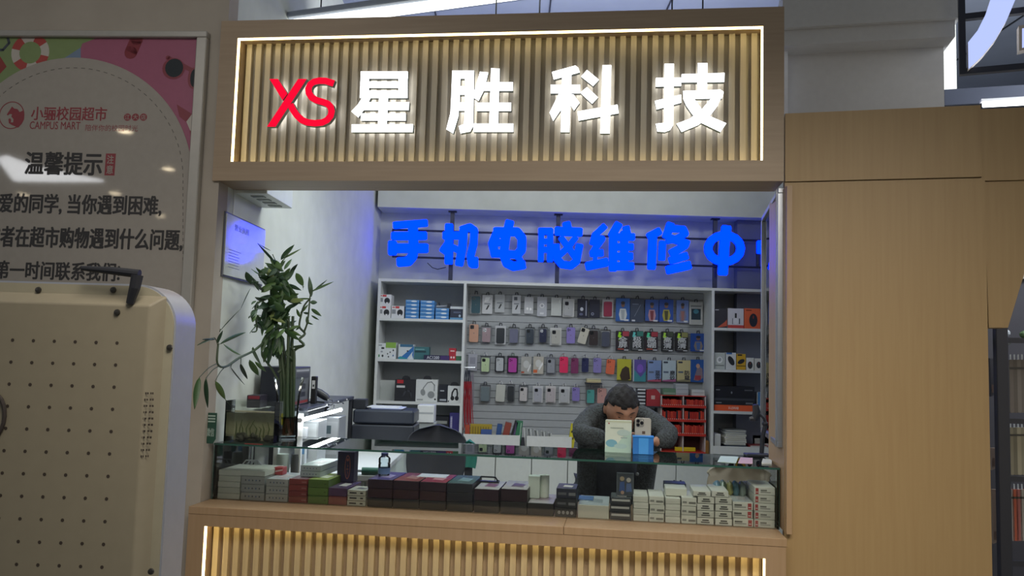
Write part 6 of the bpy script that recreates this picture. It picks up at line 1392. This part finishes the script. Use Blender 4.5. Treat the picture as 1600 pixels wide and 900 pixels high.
# the phone, held upright by the hand behind it
k_ = BK(3.79); a_, zb_ = k_.p(992, 683); b_, _ = k_.p(1017, 683); zt_ = k_.p(1004, 653)[1]; w = b_ - a_
ph = thing('smartphone', 'pale smartphone with three camera lenses held up before the face', 'phone', ((a_ + b_) / 2, 3.79, zt_ - .147))
pm = M('#b5b3aa', .3, .2)
MB().prism(rr(-w / 2, w / 2, 0, .147, .011, 5), 0, .008, pm).build('phone_body', ph, bevel=.001)
MB().prism(rr(-w / 2 + .003, -w / 2 + .040, .147 - .041, .144, .009, 5), -.002, 0, M('#8d8c86', .3, .2)).build('camera_plate', ph)
for (x_, z_) in ((-w / 2 + .013, .133), (-w / 2 + .013, .116), (-w / 2 + .030, .1245)): MB().cyl((x_, -.0045, z_), (x_, -.002, z_), .0075, M('#191a20', .1), 18).build('camera_lens', ph)
MB().rect(-.004, .010, .075, .088, -.0004, M('#55453c', .4)).disc(-w / 2 + .031, .137, .002, .002, -.003, M('#e8e6df', .2), 10).build('logo_mark', ph)

# ================================================================ SIDE WINDOW (aluminium frame with a glass pane)
A3, B3 = Vector((1.071, 3.30, 0)), Vector((1.212, 3.99, 0)); ln = (B3 - A3).length; a3 = math.atan2(B3.y - A3.y, B3.x - A3.x)
sw = thing('side_window', 'aluminium framed sliding glass panel at the right end of the opening', 'window', (A3.x, A3.y, 1.175), a3)
Hs = 1.035
for nm, b in (('frame_rail', (0, ln, -.012, .012, 0, .022)), ('frame_rail', (0, ln, -.012, .012, Hs - .022, Hs)), ('frame_stile', (0, .020, -.014, .014, .022, Hs - .022)), ('frame_stile', (ln - .02, ln, -.014, .014, .022, Hs - .022))):
    MB().cbox(*b, alu, .002).build(nm, sw)
MB().cbox(.024, .034, -.022, .018, 0, Hs, M('#b8bbc0', .3, .8), .002).build('frame_stile', sw)
MB().box(.02, ln - .02, -.002, .002, .022, Hs - .022, GLASS('window_glass', (.86, .88, .9))).build('pane', sw)
m = MB(); 
for (u0, u1_, z0, z1_, h) in ((.06, .3, .05, .2, '#b89a9a'), (.08, .34, .25, .4, '#8c4a55'), (.1, .3, .42, .5, '#c9d0d4'), (.1, .34, .52, .56, '#4a6aa0')): m.box(u0, u1_, .0022, .003, z0, z1_, M(h, .4))
m.build('sticker_sheets', sw)

# ================================================================ STORE RACK at far right
RK = Fr(2.25, 3.95, .12)
rk2 = thing('store_rack', 'tall black metal store rack standing beyond the wood wall', 'rack', RK.w(0, 0, 0), RK.rot())
u0, _ = RK.p(1557, 700); u1_, _ = RK.p(1576, 700)
bkm = M('#262730', .5)
MB().cbox(u0, u1_, -.02, .02, 0, 2.4, bkm, .003).build('upright', rk2)
MB().cbox(u0 - .45, u0 - .41, .5, .54, 0, 2.4, bkm, .003).build('upright', rk2)
for y_ in (532, 658, 748, 880):
    z = RK.p(1590, y_)[1]; MB().box(u1_, u1_ + .8, -.015, .015, z - .012, z + .012, bkm).build('cross_bar', rk2)
    MB().box(u0 - .4, u0, .3, .33, z - .015, z + .015, bkm).build('cross_bar', rk2)
MB().box(u0 - .6, u1_ + .9, .60, .62, 0, 2.4, M('#3a3a42', .7)).build('back_board', rk2)
MB().box(u0 - .6, u1_ + .9, .58, .60, 2.0, 2.4, M('#a09a90', .7)).build('header_board', rk2)
sk = [(1580, '#6c645c'), (1586, '#5f5850'), (1592, '#777068'), (1598, '#665f58'), (1604, '#6f6860')]
for r, (yt, yb, tone) in enumerate([(562, 645, 0), (668, 742, 1), (765, 845, 2)]):
    for i, (x_, h) in enumerate(sk):
        f = Fr(RK.ox, RK.oy, RK.th); ux, zt_ = f.p(x_, yt, .03); zb_ = f.p(x_, yb, .03)[1]; w = .0085
        if r == 1: h = ['#8c8672', '#75705f', '#a39c86', '#8d8874', '#a19a88'][i]
        if r == 2: h = ['#8d8a88', '#a8543c', '#9a5d58', '#96928c', '#8f3f38'][i]
        w = .0085 if r < 2 else .012
        m = MB().prism(rrect(-w, w, 0, zt_ - zb_, .004, 3), 0, .02, M(h, .7)); m.rect(-w, w, (zt_ - zb_) * .82, (zt_ - zb_) * .86, -.001, M('#3c3a36', .5)); m.prism([(-.003, zt_ - zb_), (.003, zt_ - zb_), (.003, zt_ - zb_ + .025), (-.003, zt_ - zb_ + .025)], .006, .010, M('#b9c0c8', .4))
        tag(m.build('sock_pack', loc=f.w(ux, .03, zb_), rz=RK.rot()), ['brown-grey narrow pack hanging on the top bar of the far-right rack', 'khaki narrow pack hanging on the middle bar of the far-right rack', 'grey or rust pack hanging on the low bar of the far-right rack'][r], 'pack', ['top bar packs', 'middle bar packs', 'low bar packs'][r])
for (x0, x1_, y0, y1, h, lb) in [(1548, 1558, 700, 735, '#7d7068', 'pinkish-grey tapered card hanging left of the black upright'), (1550, 1562, 765, 850, '#7a6c62', 'long brownish pack hanging low, left of the black upright'), (1547, 1556, 560, 620, '#34343c', 'dark garment pack hanging high, left of the black upright')]:
    ux, zb_ = RK.p((x0 + x1_) / 2, y1, .2); zt_ = RK.p((x0 + x1_) / 2, y0, .2)[1]; w = (x1_ - x0) / 2 / 1300 * 4.1
    m = MB().prism([(-w * .6, 0), (w * .5, .01), (w, zt_ - zb_), (-w * .7, zt_ - zb_)], 0, .02, M(h, .7)); m.rect(-w * .4, w * .3, .02, .06, -.001, M('#5a4a44', .6)); 
    tag(m.build('hanging_card', loc=RK.w(ux, .2, zb_), rz=RK.rot()), lb, 'pack')
ux, z = RK.p(1590, 515, .3)
m = MB()
for i in range(24): 
    a = random.uniform(-.25, .5); m.ell((a, random.uniform(0, .05), random.uniform(-.02, .05)), (.03, .02, .02), M(random.choice(['#3f5a34', '#54704a', '#4a6640', '#a3acb4']), .7), 8, 5)
o = tag(m.build('leaf_garland', loc=RK.w(RK.p(1592, 528, .02)[0], .02, RK.p(1592, 528, .02)[1])), 'green leafy garland with white flecks along the top rack bar', 'garland')

# ================================================================ HANGING LIGHT SIGN top right
HS = Fr(1.95, 3.6, .38)
hs2 = thing('hanging_light_sign', 'black square-tube framed sign with pale blue lit arc at top right', 'sign', HS.w(0, 0, 2.5), HS.rot())
def hq(name, mb): return mb.build(name, hs2, loc=(0, 0, -2.5))
fmm = M('#20263a', .45)
ua, zb_ = HS.p(1504, 113); ztp = HS.p(1504, -60)[1]; t_ = .013
hq('frame_post', MB().box(ua - t_, ua + t_, -.015, .015, zb_ - t_ - .0, ztp, fmm))
hq('frame_bar', MB().box(ua + t_, ua + 1.2, -.015, .015, zb_ - t_, zb_ + t_, fmm))
zb2 = HS.p(1520, 26)[1]; hq('frame_bar', MB().box(ua + t_, ua + 1.2, -.015, .015, zb2 - t_, zb2 + t_, fmm))
fp = lambda pts, v=-.05: [HS.p(x / 4 + 1200, y / 4, v) for x, y in pts]
arc_ = [(1250, 265), (1310, 190), (1360, 90), (1392, -10), (1430, -160), (1590, -160), (1545, 0), (1490, 130), (1420, 250), (1340, 350), (1253, 432)]
lil = EM('#b4c2ff', 1.0, (.47, .56, 1.0)); sid = M('#c9c2bd', .4)
m = MB().prism(fp(arc_), -.05, -.0, lil, dark, sid); hq('lit_letter', m)
m = MB().prism(fp([(1568, 160), (1640, 150), (1640, 300), (1570, 318)]), -.05, 0.0, sid, dark, sid); m.prism(fp([(1588, 178), (1640, 170), (1640, 285), (1588, 300)], -.052), -.052, -.05, lil, dark, sid); hq('lit_letter', m)
# dark beam with a bright tube light beneath, over the wood wall
BM = Fr(1.95, 4.3, .30)
b0 = BM.p(1476, 150)[0]; zt_ = BM.p(1540, 139)[1]; zb_ = BM.p(1540, 158)[1]
struct('trim_dark_beam', MB().box(b0, b0 + 1.5, 0, .2, zb_ - .01, zt_ + .01, M('#363d4e', .6)), loc=(BM.ox, BM.oy, 0), rz=BM.rot())
ux, z1q = BM.p(1532, 160, -.05); 
tl2 = thing('aisle_tube_light', 'bright white tube light fixed below the dark beam at top right', 'tube light', BM.w(ux, -.05, z1q), BM.rot())
MB().box(0, .9, -.02, .02, .0, .012, M('#d4d6da', .4)).build('housing', tl2); MB().cyl((0.01, -.005, -.012), (.9, -.005, -.012), .016, EM('#ffffff', 5.0, (1, 1, 1)), 12).build('tube', tl2)
struct('ceiling_hall_panel', MB().box(2.0, 6, 3.4, 4.55, 3.9, 4.0, ceilm))

# ================================================================ CEILING FIXTURE over the kiosk
X0, Y0, Z0_ = -1.27, 4.46, 3.30
cf = thing('linear_ceiling_light', 'long bright linear ceiling light hanging above the shop sign', 'ceiling light', (X0, Y0, Z0_), -.36)
MB().cbox(-.04, 1.6, -.08, .10, .0, .03, M('#8b94a4', .5), .006).build('housing', cf)
MB().cbox(.0, 1.57, -.045, .045, -.02, .0, EM('#ffffff', 3.0, (.96, 1.0, .97)), .004).build('diffuser', cf)
MB().ell((-.01, 0, .0), (.03, .06, .02), M('#6f7680', .4)).build('end_cap', cf, smooth=True)
for x_ in (.2, 1.3): MB().cyl((x_, 0, .05), (x_, 0, .63), .004, dark, 6).build('hanger', cf)
for px_, y_ in ((843, 20), (1050, 12), (1098, 12), (775, 20)):
    X_, Z_ = BK(4.0).p(px_, 22); tag(MB().cyl((X_, 4.0, 2.938), (X_, 4.0, 3.9), .004, dark, 6).build('sign_hanger_rod'), 'thin dark rod rising from behind the shop sign, ' + {843: 'the leftmost but one', 1050: 'left of the close pair', 1098: 'right of the close pair', 775: 'nearest the ceiling light'}[px_], 'rod')
# mall downlights behind the camera, mirrored in the glossy poster
n_ = Vector((PO.s, PO.c, 0)); p0 = PO.w(0, -.024, 0)
for i, (x_, y_) in enumerate([(193, 205), (262, 264), (178, 302), (35, 304), (250, 337)]):
    d = ray(x_, y_); t_ = (p0 - CAM).dot(n_) / d.dot(n_); q = CAM + d * t_; r = d - 2 * d.dot(n_) * n_
    if r.z <= 0: continue
    s_ = (3.6 - q.z) / r.z; c_ = q + r * s_
    dl = thing('downlight', ['warm round downlight mirrored over the slogan of the poster', 'warm round downlight mirrored right of the poster heading', 'warm round downlight mirrored above the second text line', 'warm round downlight mirrored at the left of the poster', 'warm round downlight mirrored at the end of the second line'][i], 'downlight', (c_.x, c_.y, 3.6))
    MB().lathe([(.07, 0), (.09, 0), (.09, .01), (.07, .012)], white, n=20, closed=False).build('trim_ring', dl); MB().lathe([(.0001, .004), (.068, .004), (.068, .008), (.0001, .008)], EM('#ffe2b0', 30.0, (1.0, .82, .55)), n=20).build('lens', dl)

PQ = []
for (x_, y_) in ((-6, 249), (10, 246), (24, 252), (60, 264), (110, 274), (160, 284), (80, 284), (20, 283)):
    d = ray(x_, y_); t_ = (p0 - CAM).dot(n_) / d.dot(n_); q = CAM + d * t_; r = d - 2 * d.dot(n_) * n_; c_ = q + r * ((3.6 - q.z) / r.z); PQ.append((c_.x, c_.y))
cx = sum(p[0] for p in PQ) / 8; cy = sum(p[1] for p in PQ) / 8; n8 = len(PQ)
ar = abs(sum(PQ[i][0] * PQ[(i + 1) % 8][1] - PQ[(i + 1) % 8][0] * PQ[i][1] for i in range(8))) / 2
print('PANEL', PQ, ar)
lp = thing('ceiling_light_panel', 'large tapered lit ceiling panel, mirrored across the heading of the poster', 'ceiling light', (cx, cy, 3.6))
MB().add([(p[0] - cx, p[1] - cy, 0) for p in PQ] + [(p[0] - cx, p[1] - cy, .03) for p in PQ], [list(range(8)), list(range(8, 16))] + [(i, (i + 1) % 8, 8 + (i + 1) % 8, 8 + i) for i in range(8)], EM('#f4f8ff', 9.0, (.95, .97, 1.0))).build('diffuser', lp)
MB().add([(p[0] - cx, p[1] - cy, .03) for p in PQ] + [(p[0] - cx, p[1] - cy, .06) for p in PQ], [list(range(8)), list(range(8, 16))] + [(i, (i + 1) % 8, 8 + (i + 1) % 8, 8 + i) for i in range(8)], M('#8a8d92', .5)).build('housing', lp)
